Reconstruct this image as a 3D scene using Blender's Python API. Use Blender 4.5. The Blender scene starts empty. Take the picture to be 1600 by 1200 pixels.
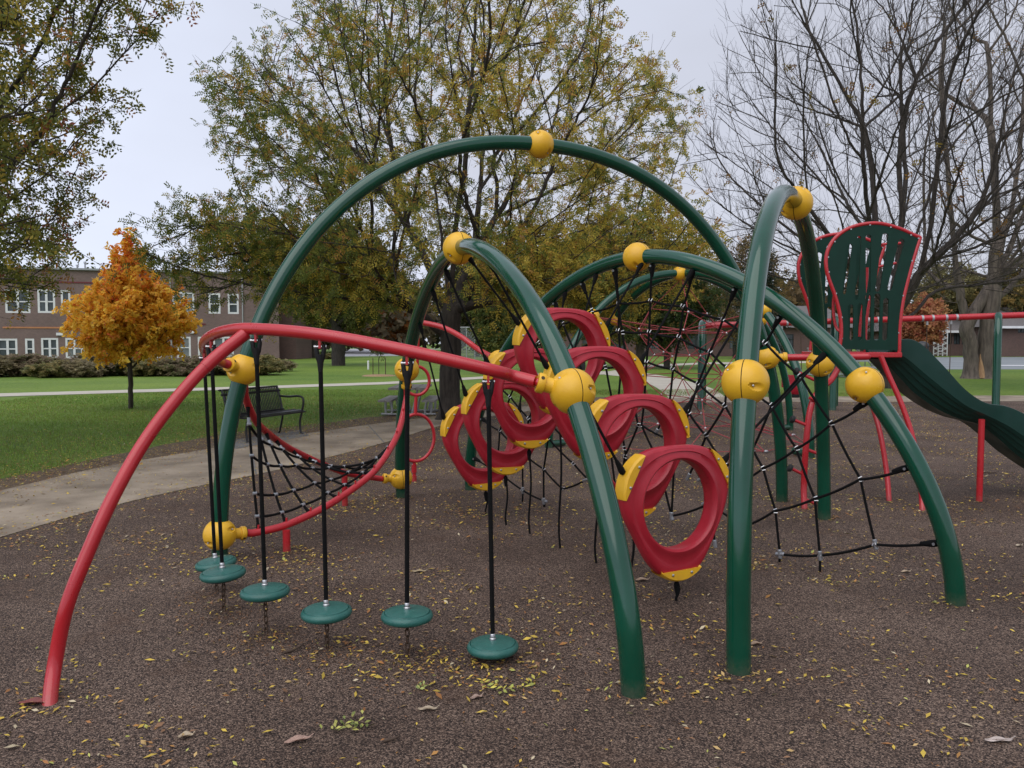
import bpy, math, random
import numpy as np
from mathutils import Vector
from mathutils.geometry import tessellate_polygon

random.seed(7)
RNG = np.random.default_rng(11)
SC = bpy.context.scene
COL = SC.collection
PI = math.pi

# ------------------------------------------------------------------ camera
FOC, EYE, HOR = 1245.0, 1.6, 535.0
PITCH = math.atan((600 - HOR) / FOC)
cp, sp = math.cos(PITCH), math.sin(PITCH)
cam = bpy.data.objects.new('camera', bpy.data.cameras.new('camera'))
COL.objects.link(cam)
cam.location = (0, 0, EYE)
cam.rotation_euler = (PI / 2 - PITCH, 0, 0)
cam.data.sensor_width = 36
cam.data.lens = 36 * FOC / 1600
cam.data.clip_end = 2000
SC.camera = cam


def ray(px, py):
    a, b = (px - 800) / FOC, (600 - py) / FOC
    return np.array([a, cp + b * sp, -sp + b * cp])


def at(px, py, Y):
    d = ray(px, py)
    t = Y / d[1]
    return np.array([d[0] * t, Y, EYE + d[2] * t])


def gnd(px, py, z=0.0):
    d = ray(px, py)
    t = (z - EYE) / d[2]
    return np.array([d[0] * t, d[1] * t, z])


def proj(P):
    P = np.asarray(P, float)
    x, y, z = P[..., 0], P[..., 1], P[..., 2] - EYE
    d = np.maximum(y * cp - z * sp, 1e-3)
    u = z * cp + y * sp
    return np.stack([800 + FOC * x / d, 600 - FOC * u / d], -1)


# ------------------------------------------------------------------ materials
def nodes_of(m):
    m.use_nodes = True
    nt = m.node_tree
    return nt, nt.nodes, nt.links


def lin(r, g, b):
    f = lambda v: (v / 255 / 12.92) if v / 255 <= .04045 else ((v / 255 + .055) / 1.055) ** 2.4
    return (f(r), f(g), f(b))


def mat(name, base, rough=.5, metal=0., var=None, var2=None, scale=8, detail=4, bump=0, bscale=60, coat=0,
        attr=None, trans=0, rvar=0, stretch=None, spec=None):
    """Principled material; var = second colour mixed by noise, attr = colour attribute used as base."""
    m = bpy.data.materials.new(name)
    nt, N, L = nodes_of(m)
    b = N['Principled BSDF']
    b.inputs['Roughness'].default_value = rough
    b.inputs['Metallic'].default_value = metal
    if spec is not None:
        b.inputs['Specular IOR Level'].default_value = spec
    if coat:
        b.inputs['Coat Weight'].default_value = coat
        b.inputs['Coat Roughness'].default_value = .12
    tc = N.new('ShaderNodeTexCoord')
    vec = tc.outputs['Object']
    if stretch:
        mp = N.new('ShaderNodeMapping')
        mp.inputs['Scale'].default_value = stretch
        L.new(vec, mp.inputs['Vector'])
        vec = mp.outputs['Vector']
    colout = None
    if attr:
        a = N.new('ShaderNodeAttribute')
        a.attribute_name = attr
        colout = a.outputs['Color']
    elif var:
        n = N.new('ShaderNodeTexNoise')
        n.inputs['Scale'].default_value = scale
        n.inputs['Detail'].default_value = detail
        n.inputs['Roughness'].default_value = .62
        L.new(vec, n.inputs['Vector'])
        r = N.new('ShaderNodeValToRGB')
        r.color_ramp.elements[0].position = .36
        r.color_ramp.elements[1].position = .66
        r.color_ramp.elements[0].color = (*base, 1)
        r.color_ramp.elements[1].color = (*var, 1)
        if var2:
            e = r.color_ramp.elements.new(.52)
            e.color = (*var2, 1)
        L.new(n.outputs['Fac'], r.inputs['Fac'])
        colout = r.outputs['Color']
    if colout:
        L.new(colout, b.inputs['Base Color'])
    else:
        b.inputs['Base Color'].default_value = (*base, 1)
    if rvar:
        n = N.new('ShaderNodeTexNoise')
        n.inputs['Scale'].default_value = 5
        n.inputs['Detail'].default_value = 6
        L.new(tc.outputs['Object'], n.inputs['Vector'])
        mr = N.new('ShaderNodeMapRange')
        mr.inputs['From Min'].default_value = .3
        mr.inputs['From Max'].default_value = .7
        mr.inputs['To Min'].default_value = max(.02, rough - rvar)
        mr.inputs['To Max'].default_value = rough + rvar
        L.new(n.outputs['Fac'], mr.inputs['Value'])
        L.new(mr.outputs['Result'], b.inputs['Roughness'])
    if bump:
        n = N.new('ShaderNodeTexNoise')
        n.inputs['Scale'].default_value = bscale
        n.inputs['Detail'].default_value = 3
        L.new(vec, n.inputs['Vector'])
        bp = N.new('ShaderNodeBump')
        bp.inputs['Strength'].default_value = bump
        bp.inputs['Distance'].default_value = .02
        L.new(n.outputs['Fac'], bp.inputs['Height'])
        L.new(bp.outputs['Normal'], b.inputs['Normal'])
    if trans:
        t = N.new('ShaderNodeBsdfTranslucent')
        if colout:
            L.new(colout, t.inputs['Color'])
        else:
            t.inputs['Color'].default_value = (*base, 1)
        mx = N.new('ShaderNodeMixShader')
        mx.inputs['Fac'].default_value = trans
        L.new(b.outputs['BSDF'], mx.inputs[1])
        L.new(t.outputs['BSDF'], mx.inputs[2])
        L.new(mx.outputs['Shader'], N['Material Output'].inputs['Surface'])
    return m


def weather(m, dust=(.16, .125, .095), top=.13, amount=.3, scuff=(.30, .36, .33), scuffs=.5):
    """splashed dirt low on the legs and small pale scuffs, both noise shaped"""
    nt, N, L = nodes_of(m)
    b = N['Principled BSDF']
    src = b.inputs['Base Color'].links[0].from_socket
    g = N.new('ShaderNodeNewGeometry')
    sx = N.new('ShaderNodeSeparateXYZ')
    L.new(g.outputs['Position'], sx.inputs['Vector'])
    mr = N.new('ShaderNodeMapRange')
    mr.inputs['From Min'].default_value = top
    mr.inputs['From Max'].default_value = 0
    L.new(sx.outputs['Z'], mr.inputs['Value'])
    n = N.new('ShaderNodeTexNoise')
    n.inputs['Scale'].default_value = 26
    n.inputs['Detail'].default_value = 8
    n.inputs['Roughness'].default_value = .75
    L.new(g.outputs['Position'], n.inputs['Vector'])
    mu = N.new('ShaderNodeMath')
    mu.operation = 'MULTIPLY'
    L.new(mr.outputs['Result'], mu.inputs[0])
    L.new(n.outputs['Fac'], mu.inputs[1])
    rp = N.new('ShaderNodeValToRGB')
    rp.color_ramp.elements[0].position = .16
    rp.color_ramp.elements[0].color = (0, 0, 0, 1)
    rp.color_ramp.elements[1].position = .55
    rp.color_ramp.elements[1].color = (amount,) * 3 + (1,)
    L.new(mu.outputs['Value'], rp.inputs['Fac'])
    mx = N.new('ShaderNodeMixRGB')
    mx.inputs['Color2'].default_value = (*dust, 1)
    L.new(rp.outputs['Color'], mx.inputs['Fac'])
    L.new(src, mx.inputs['Color1'])
    n2 = N.new('ShaderNodeTexNoise')
    n2.inputs['Scale'].default_value = 21
    n2.inputs['Detail'].default_value = 10
    n2.inputs['Roughness'].default_value = .8
    L.new(g.outputs['Position'], n2.inputs['Vector'])
    r2 = N.new('ShaderNodeValToRGB')
    r2.color_ramp.elements[0].position = .685
    r2.color_ramp.elements[0].color = (0, 0, 0, 1)
    r2.color_ramp.elements[1].position = .74
    r2.color_ramp.elements[1].color = (scuffs,) * 3 + (1,)
    L.new(n2.outputs['Fac'], r2.inputs['Fac'])
    mx2 = N.new('ShaderNodeMixRGB')
    mx2.inputs['Color2'].default_value = (*scuff, 1)
    L.new(r2.outputs['Color'], mx2.inputs['Fac'])
    L.new(mx.outputs['Color'], mx2.inputs['Color1'])
    L.new(mx2.outputs['Color'], b.inputs['Base Color'])
    return m


M = {}
M['green'] = mat('green_powder_coat', (.0004, .052, .027), .12, var=(.0008, .066, .036), scale=3, coat=.4, rvar=.06, bump=.03, bscale=7)
weather(M['green'])
M['dkgreen'] = mat('dark_green_plastic', (.001, .026, .016), .5, spec=.3, var=(.002, .034, .021), scale=5, rvar=.08, bump=.05, bscale=120)
M['slidegreen'] = mat('green_slide_plastic', (.004, .034, .026), .42, var=(.006, .042, .033), scale=3, rvar=.1, bump=.05, bscale=90)
M['discgreen'] = mat('green_rubber', (.018, .105, .088), .38, var=(.026, .13, .108), scale=20, rvar=.1, bump=.12, bscale=160)
M['underside'] = mat('black_rubber', (.012, .014, .014), .75)
M['red'] = mat('red_powder_coat', (.44, .014, .022), .3, var=(.50, .020, .029), scale=4, coat=.3, rvar=.1, bump=.03, bscale=9)
weather(M['red'], scuff=(.5, .25, .24))
M['ringred'] = mat('red_moulded_plastic', (.37, .012, .026), .36, var=(.42, .018, .034), scale=6, rvar=.08, bump=.08, bscale=140)
M['yellow'] = mat('yellow_moulded_plastic', (.80, .45, .02), .36, var=(.74, .40, .02), scale=9, rvar=.1, bump=.08, bscale=130)
weather(M['ringred'], top=.05, scuff=(.45, .16, .17), scuffs=.35)
weather(M['yellow'], top=.3, amount=.35, scuff=(.35, .2, .05), scuffs=.4)
M['seam'] = mat('dark_seam', (.06, .035, .01), .8)
M['rope'] = mat('black_braided_rope', (.0045, .0045, .005), .8, spec=.2, bump=.6, bscale=220)
M['fitting'] = mat('black_rope_fitting', (.008, .008, .009), .5, spec=.3, var=(.012, .012, .013), scale=30)
M['metal'] = mat('galvanised_metal', (.55, .55, .56), .38, 1., rvar=.1)
M['ferrule'] = mat('grey_ferrule', (.33, .34, .36), .4, .6)
M['redrope'] = mat('red_net_rope', (.36, .05, .06), .7, var=(.26, .05, .05), scale=30)
M['chain'] = mat('rusty_chain', (.06, .045, .035), .6, .6, var=(.12, .07, .04), scale=60)
M['blacksteel'] = mat('black_coated_steel', (.012, .012, .014), .4, rvar=.1, coat=.2)
M['greytop'] = mat('weathered_grey_boards', (.25, .23, .22), .8, var=(.33, .31, .29), scale=12)
M['whitepaint'] = mat('white_paint', (.75, .75, .76), .5, var=(.66, .66, .68), scale=3)
M['glass'] = mat('dark_window_glass', (.035, .045, .05), .12, var=(.09, .11, .12), scale=.6)
M['blind'] = mat('window_with_pale_blind', (.13, .15, .16), .2, var=(.24, .25, .25), scale=.9, detail=1)
M['bark'] = mat('grey_brown_bark', (.055, .045, .038), .9, var=(.02, .016, .014), scale=14, detail=6, bump=1, bscale=22, stretch=(1, 1, .22))
M['darkbark'] = mat('dark_wet_bark', (.062, .049, .040), .85, var=(.018, .014, .011), scale=14, detail=6, bump=1, bscale=22, stretch=(1, 1, .22))
M['paletrunk'] = mat('pale_maple_bark', (.17, .135, .11), .9, var=(.065, .052, .044), scale=9, detail=7, bump=1, bscale=16, stretch=(1, 1, .16))
M['wound'] = mat('bare_wood', (.42, .26, .13), .8, var=(.3, .17, .09), scale=10, stretch=(1, 1, .2))
M['leaf'] = mat('tree_leaves', (.1, .1, .05), .55, attr='tint', trans=.5, spec=.25)
M['drop'] = mat('fallen_leaf_litter', (.3, .2, .1), .6, attr='tint', spec=.3)
M['blade'] = mat('grass_blades', (.05, .12, .02), .6, attr='tint', trans=.3, spec=.2)
M['roofgrey'] = mat('grey_shingle_roof', (.12, .11, .11), .9, var=(.16, .145, .14), scale=6)
M['steelgrey'] = mat('dull_aluminium', (.42, .43, .44), .45, .5)
M['concretepole'] = mat('pale_concrete', (.33, .32, .30), .85, var=(.26, .25, .23), scale=4)
M['twig'] = mat('dry_twig', (.07, .045, .03), .85)


def brick_mat(name, c1, c2, mortar, sc):
    m = bpy.data.materials.new(name)
    nt, N, L = nodes_of(m)
    b = N['Principled BSDF']
    b.inputs['Roughness'].default_value = .85
    tc = N.new('ShaderNodeTexCoord')
    mp = N.new('ShaderNodeMapping')
    mp.inputs['Rotation'].default_value = (PI / 2, 0, 0)
    L.new(tc.outputs['Object'], mp.inputs['Vector'])
    bt = N.new('ShaderNodeTexBrick')
    bt.inputs['Color1'].default_value = (*c1, 1)
    bt.inputs['Color2'].default_value = (*c2, 1)
    bt.inputs['Mortar'].default_value = (*mortar, 1)
    bt.inputs['Scale'].default_value = sc
    bt.inputs['Mortar Size'].default_value = .015
    L.new(mp.outputs['Vector'], bt.inputs['Vector'])
    n = N.new('ShaderNodeTexNoise')
    n.inputs['Scale'].default_value = .5
    n.inputs['Detail'].default_value = 6
    L.new(tc.outputs['Object'], n.inputs['Vector'])
    mx = N.new('ShaderNodeMixRGB')
    mx.blend_type = 'MULTIPLY'
    mx.inputs['Fac'].default_value = .55
    r = N.new('ShaderNodeValToRGB')
    r.color_ramp.elements[0].position = .3
    r.color_ramp.elements[0].color = (.62, .6, .6, 1)
    r.color_ramp.elements[1].position = .7
    L.new(n.outputs['Fac'], r.inputs['Fac'])
    L.new(bt.outputs['Color'], mx.inputs['Color1'])
    L.new(r.outputs['Color'], mx.inputs['Color2'])
    L.new(mx.outputs['Color'], b.inputs['Base Color'])
    return m


M['brick'] = brick_mat('brown_brick', (.225, .150, .135), (.18, .122, .112), (.25, .20, .185), 3.2)
M['darkbrick'] = brick_mat('dark_red_brick', (.15, .085, .075), (.115, .07, .062), (.16, .12, .11), 3.2)


def rubber_mat():
    m = bpy.data.materials.new('poured_rubber_granules')
    nt, N, L = nodes_of(m)
    b = N['Principled BSDF']
    b.inputs['Roughness'].default_value = .82
    b.inputs['Specular IOR Level'].default_value = .3
    tc = N.new('ShaderNodeTexCoord')
    v = N.new('ShaderNodeTexVoronoi')
    v.inputs['Scale'].default_value = 165
    L.new(tc.outputs['Object'], v.inputs['Vector'])
    sx = N.new('ShaderNodeSeparateColor')
    L.new(v.outputs['Color'], sx.inputs['Color'])
    r = N.new('ShaderNodeValToRGB')
    cr = r.color_ramp
    cr.elements[0].position = 0
    cr.elements[0].color = (.022, .015, .012, 1)
    cr.elements[1].position = 1
    cr.elements[1].color = (.38, .275, .205, 1)
    for p, c in ((.3, (.050, .034, .027)), (.62, (.145, .098, .073)), (.86, (.23, .165, .125))):
        e = cr.elements.new(p)
        e.color = (*c, 1)
    L.new(sx.outputs[0], r.inputs['Fac'])
    # darker worn patches and brown stained patches
    n1 = N.new('ShaderNodeTexNoise')
    n1.inputs['Scale'].default_value = .7
    n1.inputs['Detail'].default_value = 7
    n1.inputs['Roughness'].default_value = .6
    L.new(tc.outputs['Object'], n1.inputs['Vector'])
    r1 = N.new('ShaderNodeValToRGB')
    r1.color_ramp.elements[0].position = .34
    r1.color_ramp.elements[0].color = (.60, .55, .53, 1)
    r1.color_ramp.elements[1].position = .66
    r1.color_ramp.elements[1].color = (1.12, 1.1, 1.1, 1)
    L.new(n1.outputs['Fac'], r1.inputs['Fac'])
    mx = N.new('ShaderNodeMixRGB')
    mx.blend_type = 'MULTIPLY'
    mx.inputs['Fac'].default_value = 1
    L.new(r.outputs['Color'], mx.inputs['Color1'])
    L.new(r1.outputs['Color'], mx.inputs['Color2'])
    n2 = N.new('ShaderNodeTexNoise')
    n2.inputs['Scale'].default_value = 1.9
    n2.inputs['Detail'].default_value = 9
    n2.inputs['Roughness'].default_value = .7
    L.new(tc.outputs['Object'], n2.inputs['Vector'])
    r2 = N.new('ShaderNodeValToRGB')
    r2.color_ramp.elements[0].position = .55
    r2.color_ramp.elements[0].color = (0, 0, 0, 1)
    r2.color_ramp.elements[1].position = .78
    r2.color_ramp.elements[1].color = (.75, .75, .75, 1)
    L.new(n2.outputs['Fac'], r2.inputs['Fac'])
    mx2 = N.new('ShaderNodeMixRGB')
    mx2.inputs['Color2'].default_value = (.095, .05, .03, 1)
    L.new(r2.outputs['Color'], mx2.inputs['Fac'])
    L.new(mx.outputs['Color'], mx2.inputs['Color1'])
    L.new(mx2.outputs['Color'], b.inputs['Base Color'])
    bp = N.new('ShaderNodeBump')
    bp.inputs['Strength'].default_value = .9
    bp.inputs['Distance'].default_value = .008
    L.new(v.outputs['Distance'], bp.inputs['Height'])
    bp.invert = True
    L.new(bp.outputs['Normal'], b.inputs['Normal'])
    return m


M['rubber'] = rubber_mat()


def lawn_mat():
    m = bpy.data.materials.new('mown_grass')
    nt, N, L = nodes_of(m)
    b = N['Principled BSDF']
    b.inputs['Roughness'].default_value = .8
    b.inputs['Specular IOR Level'].default_value = .15
    tc = N.new('ShaderNodeTexCoord')

    def noise(s, d, rr=.6):
        n = N.new('ShaderNodeTexNoise')
        n.inputs['Scale'].default_value = s
        n.inputs['Detail'].default_value = d
        n.inputs['Roughness'].default_value = rr
        L.new(tc.outputs['Object'], n.inputs['Vector'])
        return n
    n1 = noise(.12, 6)
    r1 = N.new('ShaderNodeValToRGB')
    r1.color_ramp.elements[0].position = .35
    r1.color_ramp.elements[0].color = (.105, .19, .030, 1)
    r1.color_ramp.elements[1].position = .68
    r1.color_ramp.elements[1].color = (.20, .29, .050, 1)
    L.new(n1.outputs['Fac'], r1.inputs['Fac'])
    n2 = noise(9, 8, .75)
    r2 = N.new('ShaderNodeValToRGB')
    r2.color_ramp.elements[0].position = .3
    r2.color_ramp.elements[0].color = (.45, .5, .4, 1)
    r2.color_ramp.elements[1].position = .72
    r2.color_ramp.elements[1].color = (1.35, 1.25, 1.3, 1)
    L.new(n2.outputs['Fac'], r2.inputs['Fac'])
    mx = N.new('ShaderNodeMixRGB')
    mx.blend_type = 'MULTIPLY'
    mx.inputs['Fac'].default_value = 1
    L.new(r1.outputs['Color'], mx.inputs['Color1'])
    L.new(r2.outputs['Color'], mx.inputs['Color2'])
    n3 = noise(1.1, 8, .7)
    r3 = N.new('ShaderNodeValToRGB')
    r3.color_ramp.elements[0].position = .58
    r3.color_ramp.elements[0].color = (0, 0, 0, 1)
    r3.color_ramp.elements[1].position = .8
    r3.color_ramp.elements[1].color = (.7, .7, .7, 1)
    L.new(n3.outputs['Fac'], r3.inputs['Fac'])
    mx2 = N.new('ShaderNodeMixRGB')
    mx2.inputs['Color2'].default_value = (.13, .10, .045, 1)
    L.new(r3.outputs['Color'], mx2.inputs['Fac'])
    L.new(mx.outputs['Color'], mx2.inputs['Color1'])
    L.new(mx2.outputs['Color'], b.inputs['Base Color'])
    bp = N.new('ShaderNodeBump')
    bp.inputs['Strength'].default_value = .7
    bp.inputs['Distance'].default_value = .05
    L.new(n2.outputs['Fac'], bp.inputs['Height'])
    L.new(bp.outputs['Normal'], b.inputs['Normal'])
    return m


M['lawn'] = lawn_mat()
M['concrete'] = mat('worn_concrete_path', (.18, .14, .10), .85, var=(.37, .30, .225), var2=(.28, .225, .165), scale=1.3, detail=9, bump=.25, bscale=40)
M['palepath'] = mat('pale_concrete_path', (.42, .38, .31), .85, var=(.50, .46, .38), scale=1.2)
M['soil'] = mat('leaf_strewn_soil', (.075, .048, .030), .9, var=(.15, .10, .055), scale=7, detail=9, bump=.5, bscale=30)
M['asphalt'] = mat('grey_court_asphalt', (.17, .19, .20), .8, var=(.23, .25, .26), scale=.25, detail=6)
M['roadgrey'] = mat('pale_road_asphalt', (.26, .26, .28), .8, var=(.34, .34, .36), scale=.3, detail=6)
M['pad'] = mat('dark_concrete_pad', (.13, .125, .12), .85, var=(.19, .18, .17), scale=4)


# ------------------------------------------------------------------ mesh helpers
class MB:
    def __init__(self):
        self.v, self.f, self.m, self.n = [], [], [], 0
        self.marks = []

    def add(self, verts, faces, mi=0):
        verts = np.asarray(verts, float).reshape(-1, 3)
        o = self.n
        self.marks.append((len(self.v), len(self.f)))
        self.v.append(verts)
        self.n += len(verts)
        self.f += [tuple(i + o for i in f) for f in faces]
        self.m += [mi] * len(faces)
        return self

    def tube(self, path, r, sides=12, closed=False, cap=True, mi=0):
        P = np.asarray(path, float)
        n = len(P)
        R = np.full(n, r, float) if np.isscalar(r) else np.asarray(r, float)
        if closed:
            T = np.roll(P, -1, 0) - np.roll(P, 1, 0)
        else:
            T = np.gradient(P, axis=0)
        T /= np.maximum(np.linalg.norm(T, axis=1, keepdims=True), 1e-9)
        up = np.array([0, 0, 1.]) if abs(T[0][2]) < .9 else np.array([1., 0, 0])
        u = np.cross(T[0], up)
        u /= np.linalg.norm(u)
        U = [u]
        for i in range(1, n):
            u = U[-1] - T[i] * np.dot(U[-1], T[i])
            l = np.linalg.norm(u)
            u = u / l if l > 1e-6 else U[-1]
            U.append(u)
        U = np.array(U)
        V = np.cross(T, U)
        a = np.linspace(0, 2 * PI, sides, endpoint=False)
        ring = (U[:, None] * np.cos(a)[None, :, None] + V[:, None] * np.sin(a)[None, :, None]) * R[:, None, None] + P[:, None]
        F = []
        for i in range(n if closed else n - 1):
            j = (i + 1) % n
            for k in range(sides):
                l = (k + 1) % sides
                F.append((i * sides + k, i * sides + l, j * sides + l, j * sides + k))
        if cap and not closed:
            F.append(tuple(range(sides))[::-1])
            F.append(tuple((n - 1) * sides + k for k in range(sides)))
        return self.add(ring.reshape(-1, 3), F, mi)

    def box(self, c, s, R=None, mi=0):
        """c centre, s full size, R optional 3x3 rotation (columns = axes)"""
        h = np.array(s, float) / 2
        q = np.array([[x, y, z] for x in (-1, 1) for y in (-1, 1) for z in (-1, 1)], float) * h
        if R is not None:
            q = q @ np.asarray(R).T
        q += np.asarray(c, float)
        return self.add(q, [(0, 1, 3, 2), (4, 6, 7, 5), (0, 4, 5, 1), (2, 3, 7, 6), (0, 2, 6, 4), (1, 5, 7, 3)], mi)

    def lathe(self, prof, c, axis=(0, 0, 1), n=24, mi=0):
        A = np.asarray(axis, float)
        A /= np.linalg.norm(A)
        u = np.cross(A, [0, 0, 1.] if abs(A[2]) < .9 else [1., 0, 0])
        u /= np.linalg.norm(u)
        w = np.cross(A, u)
        a = np.linspace(0, 2 * PI, n, endpoint=False)
        V = [np.asarray(c) + A * h + (u * np.cos(t) + w * np.sin(t)) * r for r, h in prof for t in a]
        F = []
        for i in range(len(prof) - 1):
            for k in range(n):
                l = (k + 1) % n
                F.append((i * n + k, i * n + l, (i + 1) * n + l, (i + 1) * n + k))
        F.append(tuple(range(n))[::-1])
        F.append(tuple((len(prof) - 1) * n + k for k in range(n)))
        return self.add(V, F, mi)

    def sphere(self, c, r, n=12, sc=(1, 1, 1), mi=0):
        prof = [(max(math.sin(t), 1e-3) * r, -math.cos(t) * r) for t in np.linspace(0, PI, n // 2 + 2)]
        o = len(self.v)
        self.lathe(prof, (0, 0, 0), (0, 0, 1), n, mi)
        self.v[o] = self.v[o] * np.array(sc) + np.asarray(c)
        return self

    def plate(self, outer, holes, frame, th, mi=0):
        """flat plate with holes; 2-D loops placed through frame(origin, u, w, n), thickness th along n"""
        o, u, w, nn = [np.asarray(a, float) for a in frame]
        loops = [outer] + list(holes)
        flat = [p for l in loops for p in l]
        tris = tessellate_polygon([[Vector((p[0], p[1], 0)) for p in l] for l in loops])
        V0 = np.array([o + u * p[0] + w * p[1] for p in flat])
        k = len(flat)
        V = np.concatenate([V0, V0 + nn * th])
        F = []
        for t in tris:
            F.append(tuple(t))
            F.append(tuple(i + k for i in t[::-1]))
        s = 0
        for l in loops:
            m = len(l)
            for i in range(m):
                j = (i + 1) % m
                F.append((s + i, s + j, s + j + k, s + i + k))
            s += m
        return self.add(V, F, mi)

    def build_each(self, name, mats, parent=None, per=1, smooth=40):
        """every run of `per` added shapes becomes an object of its own"""
        out = []
        ends = self.marks[1:] + [(len(self.v), len(self.f))]
        for i in range(0, len(self.marks), per):
            (v0, f0), (v1, f1) = self.marks[i], ends[min(i + per, len(self.marks)) - 1]
            q = MB()
            base = sum(len(a) for a in self.v[:v0])
            q.v = self.v[v0:v1]
            q.f = [tuple(k - base for k in f) for f in self.f[f0:f1]]
            q.m = self.m[f0:f1]
            out.append(q.build(name, mats, parent, smooth))
        return out

    def build(self, name, mats, parent=None, smooth=40, origin=None):
        me = bpy.data.meshes.new(name)
        v = np.concatenate(self.v)
        off = np.zeros(3)
        if parent is not None:
            p = parent
            while p is not None:
                off += np.array(p.location)
                p = p.parent
        elif origin is not None:
            off = np.asarray(origin, float)
        me.from_pydata((v - off).tolist(), [], self.f)
        if not isinstance(mats, (list, tuple)):
            mats = [mats]
        for q in mats:
            me.materials.append(q)
        if len(mats) > 1:
            me.polygons.foreach_set('material_index', self.m)
        if smooth:
            me.polygons.foreach_set('use_smooth', [True] * len(me.polygons))
            me.set_sharp_from_angle(angle=math.radians(smooth))
        import bmesh
        bm = bmesh.new()
        bm.from_mesh(me)
        bmesh.ops.recalc_face_normals(bm, faces=bm.faces)
        bm.to_mesh(me)
        bm.free()
        me.update()
        ob = bpy.data.objects.new(name, me)
        COL.objects.link(ob)
        if parent is not None:
            ob.parent = parent
        elif origin is not None:
            ob.location = off
        return ob


def tag(o, label=None, cat=None, group=None, kind=None):
    if label: o['label'] = label
    if cat: o['category'] = cat
    if group: o['group'] = group
    if kind: o['kind'] = kind
    return o


def thing(name, label, cat, loc=(0, 0, 0), group=None):
    o = bpy.data.objects.new(name, None)
    COL.objects.link(o)
    o.location = tuple(float(x) for x in loc)
    o.empty_display_size = .2
    return tag(o, label, cat, group)


def copy_tree(o, parent=None):
    c = o.copy()
    COL.objects.link(c)
    if parent is not None:
        c.parent = parent
    for ch in list(o.children):
        copy_tree(ch, c)
    return c


def spline(pts, per=8, closed=False):
    P = np.asarray(pts, float)
    n = len(P)
    out = []
    rng = range(n if closed else n - 1)
    for i in rng:
        if closed:
            p0, p1, p2, p3 = P[(i - 1) % n], P[i], P[(i + 1) % n], P[(i + 2) % n]
        else:
            p1, p2 = P[i], P[i + 1]
            p0 = P[i - 1] if i > 0 else 2 * p1 - p2
            p3 = P[i + 2] if i + 2 < n else 2 * p2 - p1
        for t in np.linspace(0, 1, per, endpoint=False):
            out.append(.5 * (2 * p1 + (p2 - p0) * t + (2 * p0 - 5 * p1 + 4 * p2 - p3) * t * t + (3 * p1 - p0 - 3 * p2 + p3) * t ** 3))
    if not closed:
        out.append(P[-1])
    return np.array(out)


def unit(v):
    v = np.asarray(v, float)
    return v / max(np.linalg.norm(v), 1e-9)


def quadcloud(name, centers, dirs, norms, length, width, tint, material, parent=None, smooth=False, fold=0.0):
    """many leaf-shaped rhombs in one mesh: centre, long direction, normal"""
    c = np.asarray(centers, float)
    n = len(c)
    d = np.asarray(dirs, float)
    d = d / np.maximum(np.linalg.norm(d, axis=1, keepdims=True), 1e-6)
    s = np.cross(np.asarray(norms, float), d)
    s = s / np.maximum(np.linalg.norm(s, axis=1, keepdims=True), 1e-6)
    nn = np.cross(d, s)
    L = np.broadcast_to(np.asarray(length, float), (n,))[:, None]
    W = np.broadcast_to(np.asarray(width, float), (n,))[:, None]
    V = np.stack([c - d * L / 2, c + s * W / 2 + nn * W * fold, c + d * L / 2, c - s * W / 2 + nn * W * fold], 1).reshape(-1, 3)
    off = np.zeros(3)
    p = parent
    while p is not None:
        off += np.array(p.location)
        p = p.parent
    V -= off
    me = bpy.data.meshes.new(name)
    me.vertices.add(4 * n)
    me.vertices.foreach_set('co', V.ravel())
    me.loops.add(4 * n)
    me.loops.foreach_set('vertex_index', np.arange(4 * n, dtype=np.int32))
    me.polygons.add(n)
    me.polygons.foreach_set('loop_start', np.arange(0, 4 * n, 4, dtype=np.int32))
    try:
        me.polygons.foreach_set('loop_total', np.full(n, 4, dtype=np.int32))
    except Exception:
        pass
    me.update(calc_edges=True)
    a = me.color_attributes.new('tint', 'FLOAT_COLOR', 'POINT')
    t = np.ones((n, 4), float)
    t[:, :3] = np.clip(tint, 0, 1)
    a.data.foreach_set('color', np.repeat(t, 4, 0).ravel())
    me.materials.append(material)
    ob = bpy.data.objects.new(name, me)
    COL.objects.link(ob)
    if parent is not None:
        ob.parent = parent
    return ob


def rand_unit(n):
    v = RNG.normal(size=(n, 3))
    return v / np.linalg.norm(v, axis=1, keepdims=True)


def inpoly(P, poly):
    P = np.asarray(P, float)
    x, y = P[:, 0], P[:, 1]
    ins = np.zeros(len(P), bool)
    j = len(poly) - 1
    for i in range(len(poly)):
        xi, yi = poly[i]
        xj, yj = poly[j]
        with np.errstate(divide='ignore', invalid='ignore'):
            c = ((yi > y) != (yj > y)) & (x < (xj - xi) * (y - yi) / (yj - yi + 1e-12) + xi)
        ins ^= c
        j = i
    return ins


def sheet(name, pts, z, material):
    pts = [np.asarray(p)[:2] for p in pts]
    t = tessellate_polygon([[Vector((p[0], p[1], 0)) for p in pts]])
    mb = MB()
    mb.add([(p[0], p[1], z) for p in pts], [tuple(x) for x in t])
    o = mb.build(name, material, smooth=0)
    me = o.data
    if len(me.polygons) and sum(p.normal.z for p in me.polygons) < 0:
        me.flip_normals()
    return o


# ------------------------------------------------------------------ the setting
def strip(name, near, far, z, material):
    mb = MB()
    V = []
    for a, b in zip(near, far):
        V += [(a[0], a[1], z), (b[0], b[1], z)]
    F = [(2 * i, 2 * i + 2, 2 * i + 3, 2 * i + 1) for i in range(len(near) - 1)]
    mb.add(V, F)
    o = mb.build(name, material, smooth=0)
    if sum(p.normal.z for p in o.data.polygons) < 0:
        o.data.flip_normals()
    return tag(o, kind='structure')


def smooth_px(l, per=6):
    return spline([(a, b, 0) for a, b in l], per)[:, :2]


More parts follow.
